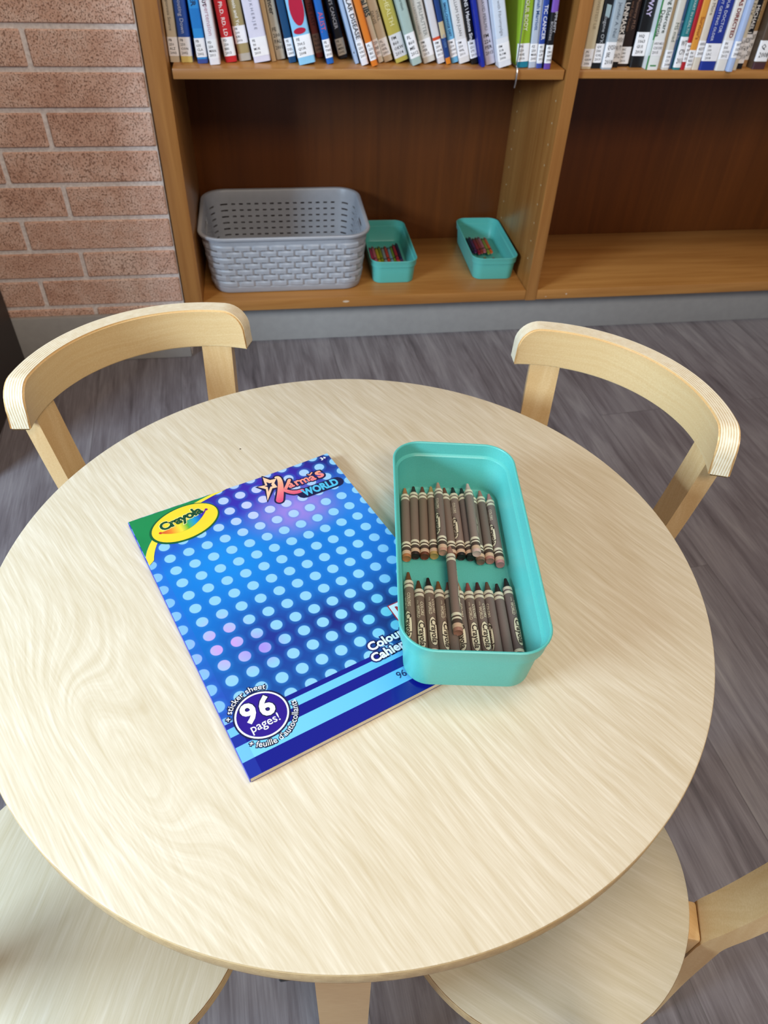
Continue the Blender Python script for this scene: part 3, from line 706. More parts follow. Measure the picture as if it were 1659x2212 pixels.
crs = [ # tip(x,w) end(x,w) z_tip z_end roll wax wrap label; wraps go warm left to purplish right, lighting painted in
 (-40.2, 100, -41.6, 7, 7.6, 7.6, 170, '#b97a4a', '#6f5344', 'tan-tipped crayon at the far left of the back row, against the bin wall'),
 (-32.0, 103, -34.2, 10, 7.6, 7.6, 150, '#2f1a14', '#77594a', 'dark brown crayon second from the left in the back row'),
 (-23.7, 103, -26.2, 9, 7.6, 7.6, 165, '#6e3a26', '#73563f', 'russet brown crayon third from the left in the back row'),
 (-15.6, 104, -18.0, 11, 7.6, 7.6, 140, '#b99a5c', '#7c5c48', 'yellowish tan crayon fourth from the left in the back row'),
 (-9.6, 103, -11.4, 7, 13.6, 13.6, -60, '#c89a86', '#6c5650', 'peach crayon resting on top of the left half of the back row'),
 (-2.9, 103, -2.4, 13, 7.6, 7.6, 160, '#7a4028', '#75584a', 'brown-tipped crayon half hidden under the peach one in the back row'),
 (5.2, 104, 5.4, 11, 7.6, 7.6, -52, '#1f1a1a', '#8a6e66', 'near-black crayon with a visible oval in the middle of the back row'),
 (13.4, 103.5, 13.4, 10, 7.6, 7.6, 175, '#1c211f', '#5e4c4e', 'black crayon left of the palest pink one in the back row'),
 (18.2, 103, 17.4, 10, 13.9, 13.9, 95, '#dcbcb4', '#8b7672', 'palest pink crayon lying on top of the right half of the back row'),
 (22.3, 99.5, 21.5, 9, 7.6, 7.6, -80, '#7f6454', '#54453f', 'olive brown crayon mostly hidden beneath the palest pink one'),
 (30.4, 101, 29.7, 9, 7.6, 7.6, 130, '#b57f74', '#5c4a48', 'dusty rose crayon second from the right in the back row'),
 (38.6, 97, 38.0, 4, 7.6, 7.6, -58, '#c98d8c', '#80696a', 'pink crayon at the right end of the back row'),
 (-5.4, 18.5, -5.9, -73, 15.4, 14.2, 85, '#ab7b6a', '#7b6058', 'rose brown crayon lying across the front row on its own'),
 (-41.0, -6, -40.6, -97, 7.6, 7.6, -40, '#7a4a28', '#77604f', 'caramel-tipped crayon at the left end of the front row'),
 (-33.0, -15, -32.6, -106, 7.6, 7.6, -8, '#5c3a1e', '#6a5240', 'dark caramel crayon second from the left in the front row'),
 (-24.9, -11.5, -24.5, -102, 7.6, 7.6, 12, '#2a120e', '#6c5444', 'blackish brown crayon third from the left in the front row'),
 (-16.8, -15, -16.3, -106, 7.6, 7.6, 32, '#80552e', '#6d5546', 'golden brown crayon fourth from the left in the front row'),
 (-8.7, -15.5, -8.2, -106, 7.6, 7.6, 120, '#8c4a42', '#64504a', 'brick red crayon just left of the loose one in the front row'),
 (-0.6, -15.5, -0.1, -106, 7.6, 7.6, -35, '#b3876a', '#5f4b44', 'light tan crayon just under the loose one in the front row'),
 (7.5, -15.5, 8.0, -106, 7.6, 7.6, 0, '#99504a', '#6c554c', 'dull red crayon with a full oval, right of the loose one'),
 (15.6, -14.5, 16.1, -105, 7.6, 7.6, 4, '#4f1f1c', '#6c5652', 'maroon crayon with a full oval in the front row'),
 (23.7, -13.8, 24.2, -104, 7.6, 7.6, -75, '#6b4a38', '#6e5a5a', 'plain brown crayon third from the right in the front row'),
 (31.8, -15.2, 32.3, -106, 7.6, 7.6, 150, '#331a18', '#6c5a5e', 'very dark crayon second from the right in the front row'),
 (40.0, -9, 40.6, -100, 7.6, 7.6, 28, '#25100f', '#5d4d52', 'near-black crayon at the right end of the front row'),
]
for (tx, tw, ex, ew, zt, ze, roll, wx, wr, lab) in crs:
    wr = '#'+''.join('%02x' % int(.45*int(wr[i:i+2], 16)+.55*m_) for i, m_ in ((1, 156), (3, 140), (5, 130)))
    place_crayon(BIN, (tx*mm, tw*mm, zt*mm), (ex*mm, ew*mm, ze*mm), R(roll), wx, wr, lab, GB, proto)
# bright crayons in the shelf bins
protoc = D.objects.new('crayon', wax_me); COL.objects.link(protoc)
c = D.objects.new('paper_wrapper', wrapc_me); COL.objects.link(c); c.parent = protoc
setA = [('magenta', '#b0285c', -38), ('pink', '#c86a80', -30), ('yellow', '#c9b52a', -22), ('olive green', '#8f9a1e', -14), ('pale grey-blue', '#93a6b0', -6), ('coral red', '#cf4a38', 2),
        ('sky blue', '#7fb7d6', 10), ('lime green', '#8cb83a', 18), ('orange', '#d8702a', 26), ('purple', '#64205f', 34), ('deep red', '#b12a3c', 22.4), ('dark indigo', '#2c1a4c', 31)]
setB = [('navy blue', '#1d2f5e', -36), ('dark blue', '#152040', -28), ('violet', '#5a2a6a', -20), ('crimson', '#a32846', -12), ('brick red', '#a8473c', -4), ('rose', '#cf7c92', 4),
        ('lime', '#96a83a', 12), ('orange', '#e0662a', 20), ('pale yellow', '#cfc870', 28), ('salmon', '#c77a78', 36), ('cyan', '#62aeb6', 8.2), ('deep red', '#8e2430', 0)]
GA = 'bright crayons in the shelf bins'
for bi, (bn, st, where) in enumerate(((bins[0], setA, 'in the shelf bin beside the grey basket'), (bins[1], setB, 'in the shelf bin next to the divider'))):
    bw = bn.matrix_world.copy(); mt = bw.copy(); loc, rq, sc = mt.decompose(); base = Matrix.Translation(loc) @ rq.to_matrix().to_4x4()
    for i, (nm, colr, x) in enumerate(st):
        top = i >= 10
        if bi == 0: y1 = .068 + (.004 if i % 2 else -.002); y0 = y1 - CL; z = .0082 + (.0072 if top else 0)
        else:
            if i >= 8 and not top: y1 = -.009-.003*(i % 2)
            elif i == 7 or i < 7: y1 = .088 + .004*(i % 3); z = .0154
            else: y1 = .060
            y0 = y1 - CL; z = .0082 + (.0072 if (top or i < 8) else 0)
        if top and bi == 1: y1 = -.010; y0 = y1-CL; z = .0082; x = (-30 if i == 10 else -20)
        if i in (8, 9) and bi == 1: x = (0 if i == 8 else 22); 
        place_crayon(base, (x*mm, y1, z), (x*mm, y0, z), R(random.uniform(0, 360)), colr, colr, nm+' crayon '+where, GA, protoc)
for c in list(protoc.children): D.objects.remove(c)
D.objects.remove(protoc)

# ------------------------------------------------------------------ woven grey basket
def basket():
    cx, cy, z0 = K(-0.0115, 1.443, 0.1473)
    root = empty('basket', (cx, cy, z0+.0003)); tag(root, 'grey plastic woven-pattern basket, empty, on the lower left shelf', 'basket')
    WB, LB = .338, .250; WT_, LT = .366, .280; HB = .137; RB, RT = .040, .050
    NC = 15; NR = 7; SUB = 4
    rows = NR*SUB; zlo, zhi = .016, .117
    def loop(z, off=0.0, k=None):
        t = z/HB; w_, l_, r_ = WB+(WT_-WB)*t+2*off, LB+(LT-LB)*t+2*off, RB+(RT-RB)*t+off
        return w_, l_, r_
    NX, NY, NA = 14, 10, 2       # cells along each straight side and round each corner
    def pts(z, off):
        w_, l_, r_ = loop(z, off); out = []
        sides = [((w_/2-r_, -l_/2), (1, 0))]
        def seg(p, q, n): 
            for i in range(n*SUB): u = i/(n*SUB); out.append((p[0]+(q[0]-p[0])*u, p[1]+(q[1]-p[1])*u))
        def arc(cx_, cy_, a0, n):
            for i in range(n*SUB): a = R(a0+90*i/(n*SUB)); out.append((cx_+r_*math.cos(a), cy_+r_*math.sin(a)))
        seg((-w_/2+r_, -l_/2), (w_/2-r_, -l_/2), NX); arc(w_/2-r_, -l_/2+r_, -90, NA)
        seg((w_/2, -l_/2+r_), (w_/2, l_/2-r_), NY); arc(w_/2-r_, l_/2-r_, 0, NA)
        seg((w_/2-r_, l_/2), (-w_/2+r_, l_/2), NX); arc(-w_/2+r_, l_/2-r_, 90, NA)
        seg((-w_/2, l_/2-r_), (-w_/2, -l_/2+r_), NY); arc(-w_/2+r_, -l_/2+r_, 180, NA)
        return out
    per = (2*NX+2*NY+4*NA)*SUB
    i0 = (NX+NA)*SUB; rs = (i0 + int(NY*SUB*.32), i0 + int(NY*SUB*.68)); j0 = (2*NX+NY+3*NA)*SUB; ls = (j0+int(NY*SUB*.32), j0+int(NY*SUB*.68))
    bm = bmesh.new(); th = .0022
    zs = [zlo + (zhi-zlo)*j/rows for j in range(rows+1)]
    def disp(i, j):
        c, ci = divmod(i, SUB); r, rj = divmod(j, SUB)
        if j <= 0 or j >= rows: return 0.0
        over = (c+r) % 2 == 0
        d = 0.0
        if over: d = .0030 if rj in (1, 2, 3) else 0.0
        else: d = .0018 if ci in (1, 2, 3) else 0.0
        return d
    V = {}; VI = {}
    for j in range(rows+1):
        base = pts(zs[j], 0.0); out = pts(zs[j], 1.0)
        for i in range(per):
            dx, dy = out[i][0]-base[i][0], out[i][1]-base[i][1]; ln = math.hypot(dx, dy) or 1; d = disp(i, j)
            V[i, j] = bm.verts.new((base[i][0]+dx/ln*d, base[i][1]+dy/ln*d, zs[j]))
            VI[i, j] = bm.verts.new((base[i][0]-dx/ln*th, base[i][1]-dy/ln*th, zs[j]))
    def hole(i, j):
        i %= per
        if j < 0 or j >= rows: return False
        if i % SUB in (0, 1) and j % SUB == 0 and j > 0: return True
        return (rs[0] <= i < rs[1] or ls[0] <= i < ls[1]) and j >= rows-SUB*1 - 1
    for i in range(per):
        ip = (i+1) % per
        for j in range(rows):
            if hole(i, j): continue
            bm.faces.new((V[i, j], V[ip, j], V[ip, j+1], V[i, j+1])); bm.faces.new((VI[ip, j], VI[i, j], VI[i, j+1], VI[ip, j+1]))
            if hole(i-1, j): bm.faces.new((V[i, j], V[i, j+1], VI[i, j+1], VI[i, j]))
            if hole(i+1, j): bm.faces.new((V[ip, j+1], V[ip, j], VI[ip, j], VI[ip, j+1]))
            if hole(i, j-1): bm.faces.new((V[ip, j], V[i, j], VI[i, j], VI[ip, j]))
            if hole(i, j+1) : bm.faces.new((V[i, j+1], V[ip, j+1], VI[ip, j+1], VI[i, j+1]))
    link('woven_wall', bm, grey_pl, root, ang=0.3)
    # base tray and rolled rim
    bm = bmesh.new()
    def L_(z, off): return [(p[0], p[1], z) for p in pts(z, off)]
    loft(bm, [L_(0, -.008), L_(.002, -.002), L_(.006, 0.0), L_(zlo, 0.001), L_(zlo+.001, 0.0), L_(zlo+.001, -th), L_(.006, -th-.001), L_(.004, -.012)], True, True, True)
    link('base', bm, grey_pl, root)
    bm = bmesh.new()
    loft(bm, [L_(zhi-.001, 0.0), L_(HB-.010, .0005), L_(HB-.008, .004), L_(HB-.0065, .0075), L_(HB-.002, .0082), L_(HB, .0065), L_(HB+.0005, .003), L_(HB-.001, -.0005), L_(HB-.005, -.002), L_(zhi-.001, -th)], True)
    link('rim', bm, grey_pl, root)
    # handle slots are framed by a raised lip
    for s_, (a, b) in ((1, rs), (-1, ls)):
        p0 = pts(zhi-.010, 0)[a]; p1 = pts(zhi-.010, 0)[b]
        bm = bmesh.new(); x_ = p0[0]; zt_, zb_ = zhi-.0005, zhi-.0145
        y_ = sorted((p0[1], p1[1])); x_ += s_*.001
        tube(bm, [(x_, y_[0], zt_), (x_-s_*.001, y_[0], zb_), (x_-s_*.001, y_[1], zb_), (x_, y_[1], zt_)], .0016, 8)
        link('handle_lip', bm, grey_pl, root)
basket()

# ------------------------------------------------------------------ round table
tbl = empty('round_table', (0, 0, 0)); tag(tbl, 'low round birch plywood table in the middle of the four chairs', 'table')
bm = bmesh.new(); TT = .0175; RT_ = .2962
prof = [(RT_-.0012, H-TT), (RT_-.0003, H-TT+.001), (RT_, H-TT+.002), (RT_, H-.0016), (RT_-.0005, H-.0005), (RT_-.0016, H)]
lathe(bm, prof, 180, mids=[1, 1, 1, 1, 0])
for f in bm.faces:
    if f.normal.z > .9 or len(f.verts) > 10: f.material_index = 0
o = link('tabletop', bm, [tab_birch, ply_z], tbl, ang=0.7)
for p in o.data.polygons:
    if len(p.vertices) > 10: p.material_index = 0
def bent_leg(rin, w_, z1, th, ang, foot_out=0.0):
    """flat strip with its top end bent inwards under the top; rin is the outer face radius"""
    path = [(rin+foot_out, 0.0), (rin, z1-.06), (rin-.002, z1-.035), (rin-.010, z1-.014-th*.2), (rin-.026, z1-th*.5-.002), (rin-.10, z1-th*.5-.002)]
    bm = bmesh.new(); loops = []
    for i, (r_, z_) in enumerate(path):
        a = Vector(path[max(i-1, 0)]); b = Vector(path[min(i+1, len(path)-1)]); t = (b-a).normalized(); n_ = Vector((t.y, -t.x))
        if i == 0: n_ = Vector((1, 0))
        q0 = Vector((r_, z_)); q1 = q0 - n_*th
        if z_ < .001: q1.y = 0
        loops.append([(q0.x, -w_/2, q0.y), (q0.x, w_/2, q0.y), (q1.x, w_/2, q1.y), (q1.x, -w_/2, q1.y)])
    loft(bm, loops, True, True, True)
    bmesh.ops.bevel(bm, geom=[e for e in bm.edges if e.calc_face_angle(0) > 1.2], offset=.0015, segments=2, affect='EDGES')
    bmesh.ops.rotate(bm, cent=(0, 0, 0), matrix=Matrix.Rotation(ang, 3, 'Z'), verts=bm.verts)
    return bm
for i in range(4):
    link('leg', bent_leg(.272, .039, H-TT-.0102, .020, R(-97.8+90*i)), leg_birch, tbl)
bm = bmesh.new(); lathe(bm, [(.20, H-TT-.010), (.22, H-TT-.010), (.22, H-TT), (.20, H-TT)], 64, cap0=False, cap1=False); link('under_ring', bm, leg_birch, tbl)
bm = bmesh.new(); box(bm, -.075, -.062, -.287, -.270, H-TT-.004, H-TT, bev=.0008); o = link('fixing_plate', bm, black, tbl); o['label'] = 'small black plate under the table edge'

# ------------------------------------------------------------------ chairs
SZ = .33+TD
def rear_path():
    return [(.150, 0.0), (.1435, .12), (.1420, SZ-.035), (.1425, SZ-.012), (.1455, SZ+.004), (.1520, SZ+.028), (.1610, SZ+.070), (.1740, SZ+.14), (.1868, .600+TD-.045), (.1885, .600+TD-.018)]
def strip_path(bm, path, w_, th, ang):
    # smooth the path
    P_ = [Vector(p) for p in path]; sm = []
    for i in range(len(P_)-1):
        p0 = P_[max(i-1, 0)]; p1 = P_[i]; p2 = P_[i+1]; p3 = P_[min(i+2, len(P_)-1)]
        for k_ in range(4):
            t = k_/4; sm.append(0.5*((2*p1)+(p2-p0)*t+(2*p0-5*p1+4*p2-p3)*t*t+(-p0+3*p1-3*p2+p3)*t**3))
    sm.append(P_[-1]); loops = []
    for i, p in enumerate(sm):
        t = (sm[min(i+1, len(sm)-1)]-sm[max(i-1, 0)]).normalized(); n_ = Vector((t.y, -t.x))
        if i == 0: n_ = Vector((1, 0))
        q = p + n_*th
        if i == 0: q.y = 0
        loops.append([(p.x, -w_/2, p.y), (p.x, w_/2, p.y), (q.x, w_/2, q.y), (q.x, -w_/2, q.y)])
    loft(bm, loops, True, True, True)
    bmesh.ops.bevel(bm, geom=[e for e in bm.edges if e.calc_face_angle(0) > 1.2], offset=.0012, segments=2, affect='EDGES')
    bmesh.ops.rotate(bm, cent=(0, 0, 0), matrix=Matrix.Rotation(ang, 3, 'Z'), verts=bm.verts)
BO = .030       # the backrest arc is centred a little behind the seat
def make_chair():
    root = empty('child_chair'); SR = .134
    bm = bmesh.new()
    lathe(bm, [(SR-.001, SZ-.017), (SR, SZ-.016), (SR, SZ-.002), (SR-.0006, SZ-.0005), (SR-.002, SZ)], 120, mids=[1, 1, 1, 0])
    o = link('seat', bm, [seat_birch, ply_z], root, ang=0.7)
    for p in o.data.polygons:
        if len(p.vertices) > 10: p.material_index = 0
    bm = bmesh.new(); Ri, T_ = .159, .021; zt, hb = .600+TD, .0495; ha = R(53); N = 60; rr = .026; loops = []
    Lh = ha*(Ri+T_/2)
    ss = [-Lh + rr*(1-math.cos(PI/2*i/8)) for i in range(9)]
    ss = ss + [ss[-1] + (2*(-ss[-1]))*i/N for i in range(1, N)] + [-s for s in reversed(ss)]
    for s in ss:
        a = s/(Ri+T_/2); e = max(0.0, abs(s)-(Lh-rr)); zt_ = zt - rr + math.sqrt(max(0, rr*rr-e*e))
        c_, s_ = math.cos(a), math.sin(a)
        Rb = Ri+.0026; loops.append([(Rb*c_, Rb*s_, zt-hb), ((Rb+T_)*c_, (Rb+T_)*s_, zt-hb), ((Ri+T_)*c_, (Ri+T_)*s_, zt_), (Ri*c_, Ri*s_, zt_)])
    loft(bm, loops, True, True, True)
    bm.normal_update()
    for f in bm.faces:
        c = f.calc_center_median(); rad = Vector((c.x, c.y, 0)).normalized()
        f.material_index = 0 if abs(f.normal.dot(rad)) > .7 else 1
    bmesh.ops.bevel(bm, geom=[e for e in bm.edges if e.calc_face_angle(0) > 1.0], offset=.0018, segments=2, affect='EDGES')
    o = link('backrest', bm, [back_birch, ply_r], root, ang=0.9); o.location.x = BO
    for sg in (1, -1):
        bm = bmesh.new(); strip_path(bm, rear_path(), .035, .020, 0); bmesh.ops.translate(bm, vec=(0, -.0165*sg, 0), verts=bm.verts)
        bmesh.ops.rotate(bm, cent=(0, 0, 0), matrix=Matrix.Rotation(R(39)*sg, 3, 'Z'), verts=bm.verts); link('leg', bm, leg_birch, root)
        bm = bmesh.new(); box(bm, .120, .1425, -.0165, .0165, SZ-.045, SZ-.006, bev=.003, seg=2); bmesh.ops.translate(bm, vec=(0, -.0165*sg, 0), verts=bm.verts)
        bmesh.ops.rotate(bm, cent=(0, 0, 0), matrix=Matrix.Rotation(R(39)*sg, 3, 'Z'), verts=bm.verts); link('spacer_block', bm, leg_birch, root)
        link('leg', bent_leg(.112, .035, SZ-.0172, .020, R(180-40*sg), .002), leg_birch, root)
    return root
ch = make_chair()
GC = 'child chairs around the round table'
spots = [(-.128, .1916, 122.0, 'birch child chair far left, its curved back nearest the brick wall'),
         (.1918, .1287, 33.0, 'birch child chair far right, its curved back facing the grey floor'),
         (-.2405, -.1525, 234, 'birch child chair near left, only its round seat showing under the table edge'),
         (.150, -.181, -57, 'birch child chair near right, round seat and one curved rear leg showing')]
for i, (x, y, a, lab) in enumerate(spots):
    o = ch if i == 0 else copy_tree(ch)
    o.location = (x, y, 0.0); o.rotation_euler = (0, 0, R(a)); tag(o, lab, 'chair', GC)

# ------------------------------------------------------------------ colouring book
bk = empty('colouring_book', (-.08784, -.17532, H+.0002), R(22.35)); tag(bk, 'blue polka-dot colouring book lying on the round table partly under the teal bin', 'book')
BW, BH, BT = .1985, .2735, .0052
def cz(u, v=0):      # the cover lifts a touch towards its free edge
    e = max(0.0, (u-.12)/.08); f = max(0.0, min(1.0, (v-.18)/.09))
    return BT + .0022*e*e*f
def cover_mat():
    k = NT('printed_glossy_cover', 0.22, 0.5); x, y, z = k.sep(k.obj())
    u = k.math('MULTIPLY', x, 1000.0); v = k.math('MULTIPLY', y, 1000.0)
    def blob(cx_, cy_, sx, sy):
        a = k.math('DIVIDE', k.math('SUBTRACT', u, cx_), sx); b = k.math('DIVIDE', k.math('SUBTRACT', v, cy_), sy)
        r_ = k.math('SQRT', k.math('ADD', k.math('MULTIPLY', a, a), k.math('MULTIPLY', b, b)))
        return k.step(r_, 1.0, 0.0)
    sm = lambda s_: s_
    c = k.ramp(k.math('DIVIDE', v, 273.0), [(0.10, lin('#123a86')), (0.30, lin('#0c5fae')), (0.52, lin('#0a70c8')), (0.72, lin('#0a78d0')), (0.88, lin('#2438b4')), (1.0, lin('#2a1a90'))])
    def inv(f): return f
    def mr(cx_, cy_, sx, sy):
        nd = k.n('ShaderNodeMapRange'); nd.interpolation_type = 'SMOOTHSTEP'
        a = k.math('DIVIDE', k.math('SUBTRACT', u, cx_), sx); b = k.math('DIVIDE', k.math('SUBTRACT', v, cy_), sy)
        k.set(nd.inputs[0], k.math('SQRT', k.math('ADD', k.math('MULTIPLY', a, a), k.math('MULTIPLY', b, b))))
        nd.inputs[1].default_value = 0.0; nd.inputs[2].default_value = 1.0; nd.inputs[3].default_value = 1.0; nd.inputs[4].default_value = 0.0
        return nd.outputs[0]
    c = k.mix(mr(195, 275, 60, 70), c, lin('#151a70'))
    c = k.mix(mr(125, 262, 75, 40), c, lin('#3b22a6'))
    c = k.mix(mr(138, 218, 62, 42), c, lin('#9a82d8'))
    c = k.mix(mr(192, 205, 30, 60), c, lin('#2a7ad4'))
    c = k.mix(mr(60, 190, 60, 60), c, lin('#0a86dc'))
    c = k.mix(mr(62, 95, 55, 60), c, lin('#1a2f8c'))
    c = k.mix(mr(165, 70, 70, 60), c, lin('#0a2468'))
    c = k.mix(mr(110, 90, 45, 40), c, lin('#141f78'))
    c = k.mix(mr(6, 60, 22, 50), c, lin('#1e4fae'))
    du = k.math('SUBTRACT', k.math('FRACT', k.math('ADD', k.math('DIVIDE', k.math('SUBTRACT', u, 18.0), 16.45), 10.5)), 0.5)
    dv = k.math('SUBTRACT', k.math('FRACT', k.math('ADD', k.math('DIVIDE', k.math('SUBTRACT', v, 213.4), 15.3), 20.5)), 0.5)
    du = k.math('MULTIPLY', du, 16.45); dv = k.math('MULTIPLY', dv, 15.3)
    rd = k.math('SQRT', k.math('ADD', k.math('MULTIPLY', du, du), k.math('MULTIPLY', dv, dv)))
    inside = k.step(rd, 5.05, 4.35) if False else None
    nd = k.n('ShaderNodeMapRange'); nd.interpolation_type = 'SMOOTHSTEP'; k.set(nd.inputs[0], rd)
    nd.inputs[1].default_value = 4.3; nd.inputs[2].default_value = 5.1; nd.inputs[3].default_value = 1.0; nd.inputs[4].default_value = 0.0
    nd2 = k.n('ShaderNodeMapRange'); nd2.interpolation_type = 'SMOOTHSTEP'; k.set(nd2.inputs[0], rd)
    nd2.inputs[1].default_value = 4.5; nd2.inputs[2].default_value = 8.5; nd2.inputs[3].default_value = 0.35; nd2.inputs[4].default_value = 0.0
    dc = k.mix(mr(118, 245, 90, 60), lin('#8cc6ec'), lin('#c4c6f2'))
    dc = k.mix(mr(26, 108, 32, 38), dc, lin('#c89ae2'))
    dc = k.mix(mr(48, 92, 26, 22), dc, lin('#a48be6'))
    dc = k.mix(mr(160, 72, 55, 45), dc, lin('#70cfe2'))
    c = k.mix(nd2.outputs[0], c, lin('#2a80cc'))
    c = k.mix(nd.outputs[0], c, dc)
    # horizontal stripes at the foot
    navy, lt = lin('#0c1484'), lin('#6cc4f0')
    light = k.mix(k.math('DIVIDE', u, 200.0), lin('#7bcdf2'), lin('#4fb2ea'))
    for vv_, cc in ((44.6, navy), (40.4, light), (33.6, navy), (25.0, light), (12.6, navy)):
        c = k.mix(k.math('LESS_THAN', v, vv_), c, cc)
    c = k.mix(k.math('MULTIPLY', k.math('LESS_THAN', u, 8.6), 0.22), c, lin('#3458c8'))
    k.color(c); k.b.inputs['Coat Weight'].default_value = 0.3; k.b.inputs['Coat Roughness'].default_value = 0.1
    return k.m
cov_m = cover_mat()
bm = bmesh.new(); NU, NV = 20, 14; gv = {}
def uv_xy(i, j): return (BW*i/NU, BH*j/NV)
for i in range(NU+1):
    for j in range(NV+1):
        u_, v_ = uv_xy(i, j); gv[i, j] = bm.verts.new((u_, v_, cz(u_, v_) - (.0003 if i == 0 else 0)))
for i in range(NU):
    for j in range(NV): bm.faces.new((gv[i, j], gv[i+1, j], gv[i+1, j+1], gv[i, j+1]))
bot = {}
for i in range(NU+1):
    for j in range(NV+1):
        bot[i, j] = bm.verts.new((gv[i, j].co.x, gv[i, j].co.y, gv[i, j].co.z-.00035))
for i in range(NU):
    for j in range(NV): bm.faces.new((bot[i+1, j], bot[i, j], bot[i, j+1], bot[i+1, j+1]))
for i in range(NU):
    for (j, s_) in ((0, 1), (NV, -1)): bm.faces.new((gv[i, j], bot[i, j], bot[i+1, j], gv[i+1, j]) if s_ > 0 else (gv[i+1, j], bot[i+1, j], bot[i, j], gv[i, j]))
for j in range(NV): bm.faces.new((gv[NU, j], bot[NU, j], bot[NU, j+1], gv[NU, j+1]))
for j in range(NV): bm.faces.new((gv[0, j+1], bot[0, j+1], bot[0, j], gv[0, j]))
front = link('front_cover', bm, cov_m, bk, ang=0.9)
bm = bmesh.new(); box(bm, -.0004, .0003, 0, BH, .0003, BT-.0004, bev=.0002); link('spine', bm, P('#3a3fa8', .3), bk)
bm = bmesh.new(); box(bm, .0004, BW, 0, BH, 0.0, .0002); link('back_cover', bm, P('#2b3a9a', .3), bk, smooth=False)
bm = bmesh.new(); box(bm, .0004, BW-.0008, .0002, BH-.0002, .0003, BT-.0008); link('page_block', bm, paper, bk, smooth=False)

def flat(name, build, mats, parent=front, layer=1):
    bm = bmesh.new(); build(bm, lambda u, v, l=0: (u, v, cz(u, v)+.00006*(layer+l))); bm.normal_update()
    o = link(name, bm, mats, parent, smooth=False, fix=False); return o
def poly(bm, f, pts, mi=0, l=0):
    face = bm.faces.new([bm.verts.new(f(u*mm, v*mm, l)) for u, v in pts]); face.material_index = mi
    if face.calc_area() > 0:
        bm.normal_update()
        if face.normal.z < 0: bmesh.ops.reverse_faces(bm, faces=[face])
def ell(cx_, cy_, a, b, rot, n=48): return [(cx_+a*math.cos(2*PI*i/n)*math.cos(rot)-b*math.sin(2*PI*i/n)*math.sin(rot), cy_+a*math.cos(2*PI*i/n)*math.sin(rot)+b*math.sin(2*PI*i/n)*math.cos(rot)) for i in range(n)]
def ptext(bm, f, text, size, ox, oy, rot=0.0, mi=0, l=0, sx=1.0, **kw):
    c_, s_ = math.cos(rot), math.sin(rot)
    add_text(bm, text, size*mm, lambda x, y: f(ox*mm + (x*sx)*c_ - y*s_, oy*mm + (x*sx)*s_ + y*c_, l), mi, **kw)
def bez(p0, p1, p2, p3, n=20):
    return [tuple((1-t)**3*a+3*(1-t)**2*t*b+3*(1-t)*t*t*c+t**3*d for a, b, c, d in zip(p0, p1, p2, p3)) for t in [i/n for i in range(n+1)]]
G1, G2, YL = P('#15864a', .3), P('#0b5c34', .3), P('#f2d83e', .3)
def corner(bm, f):
    lo = bez((.4, 225), (9, 246), (34, 266), (79, 273.2))
    poly(bm, f, [(.4, 273.2)] + lo, 0)
    lo2 = bez((5.6, 218), (14, 246), (40, 264), (92, 273.2)); lo1 = bez((.4, 224), (9, 246), (34, 266), (78, 273.2))
    for i in range(20): poly(bm, f, [lo1[i], lo2[i], lo2[i+1], lo1[i+1]], 1, 1)
    poly(bm, f, [lo1[0], (.4, 214), lo2[0]], 1, 1)
flat('green_corner', corner, [G1, YL])
def rainbow():
    k = NT('printed_rainbow', 0.25); x, y, z = k.sep(k.obj())
    k.color(k.ramp(k.math('DIVIDE', k.math('SUBTRACT', x, .020), .047), [(0, lin('#c8322c')), (.2, lin('#ec8a2a')), (.38, lin('#f2dc3c')), (.52, lin('#4cae3c')), (.68, lin('#1496c8')), (.84, lin('#1c2ab4')), (1, lin('#7a1a6e'))]))
    return k.m
RB_ = rainbow()
def badge(bm, f):
    a = R(10)
    poly(bm, f, ell(43.3, 248.6, 32.6, 21.4, a), 1, 2)
    poly(bm, f, ell(43.9, 249.0, 31.0, 19.8, a), 0, 3)
    top = [(20.5+45.3*i/24, 246.2+9.6*i/24 - 1.2*math.sin(PI*i/24)) for i in range(25)]
    lo_ = [(20.5+45.3*i/24, 246.2+9.6*i/24 - 11.5*math.sin(PI*i/24)**.8) for i in range(25)]
    for i in range(24):
        if i == 0: poly(bm, f, [top[0], lo_[1], top[1]], 2, 5)
        elif i == 23: poly(bm, f, [top[23], lo_[23], top[24]], 2, 5)
        else: poly(bm, f, [top[i], lo_[i], lo_[i+1], top[i+1]], 2, 5)
    for e in (0, 24): poly(bm, f, ell(top[e][0], top[e][1], 1.4, 1.4, 0, 14), 2, 6)
    w_ = text_width('Crayola', .013, bold=.03)*1000
    ptext(bm, f, 'Crayola', 13.6, 22.8, 247.4, R(9.5), 3, 7, sx=38.5/w_, bold=.085)
    ptext(bm, f, 'Crayola', 13.6, 22.8, 247.4, R(9.5), 4, 8, sx=38.5/w_, bold=.045)
flat('logo_badge', badge, [P('#f6d430', .3), G2, RB_, P('#fbf2a0', .3), P('#0d4a2c', .3)])
NV_, PK, PC, CY = P('#141a44', .3), P('#ee7a86', .3), P('#f7c7a0', .3), P('#4fb6dc', .3)
def grad_title():
    k = NT('title_gradient', 0.25); x, y, z = k.sep(k.obj())
    n_ = k.noise(k.obj(), 1800, 2)
    t = k.math('ADD', k.math('DIVIDE', k.math('SUBTRACT', y, .233), .034), k.math('MULTIPLY', k.math('SUBTRACT', n_, .5), .35))
    k.color(k.ramp(t, [(0, lin('#dc4a78')), (.35, lin('#ee7a80')), (.7, lin('#f4a884')), (1, lin('#fbd6aa'))])); return k.m
TG = grad_title()
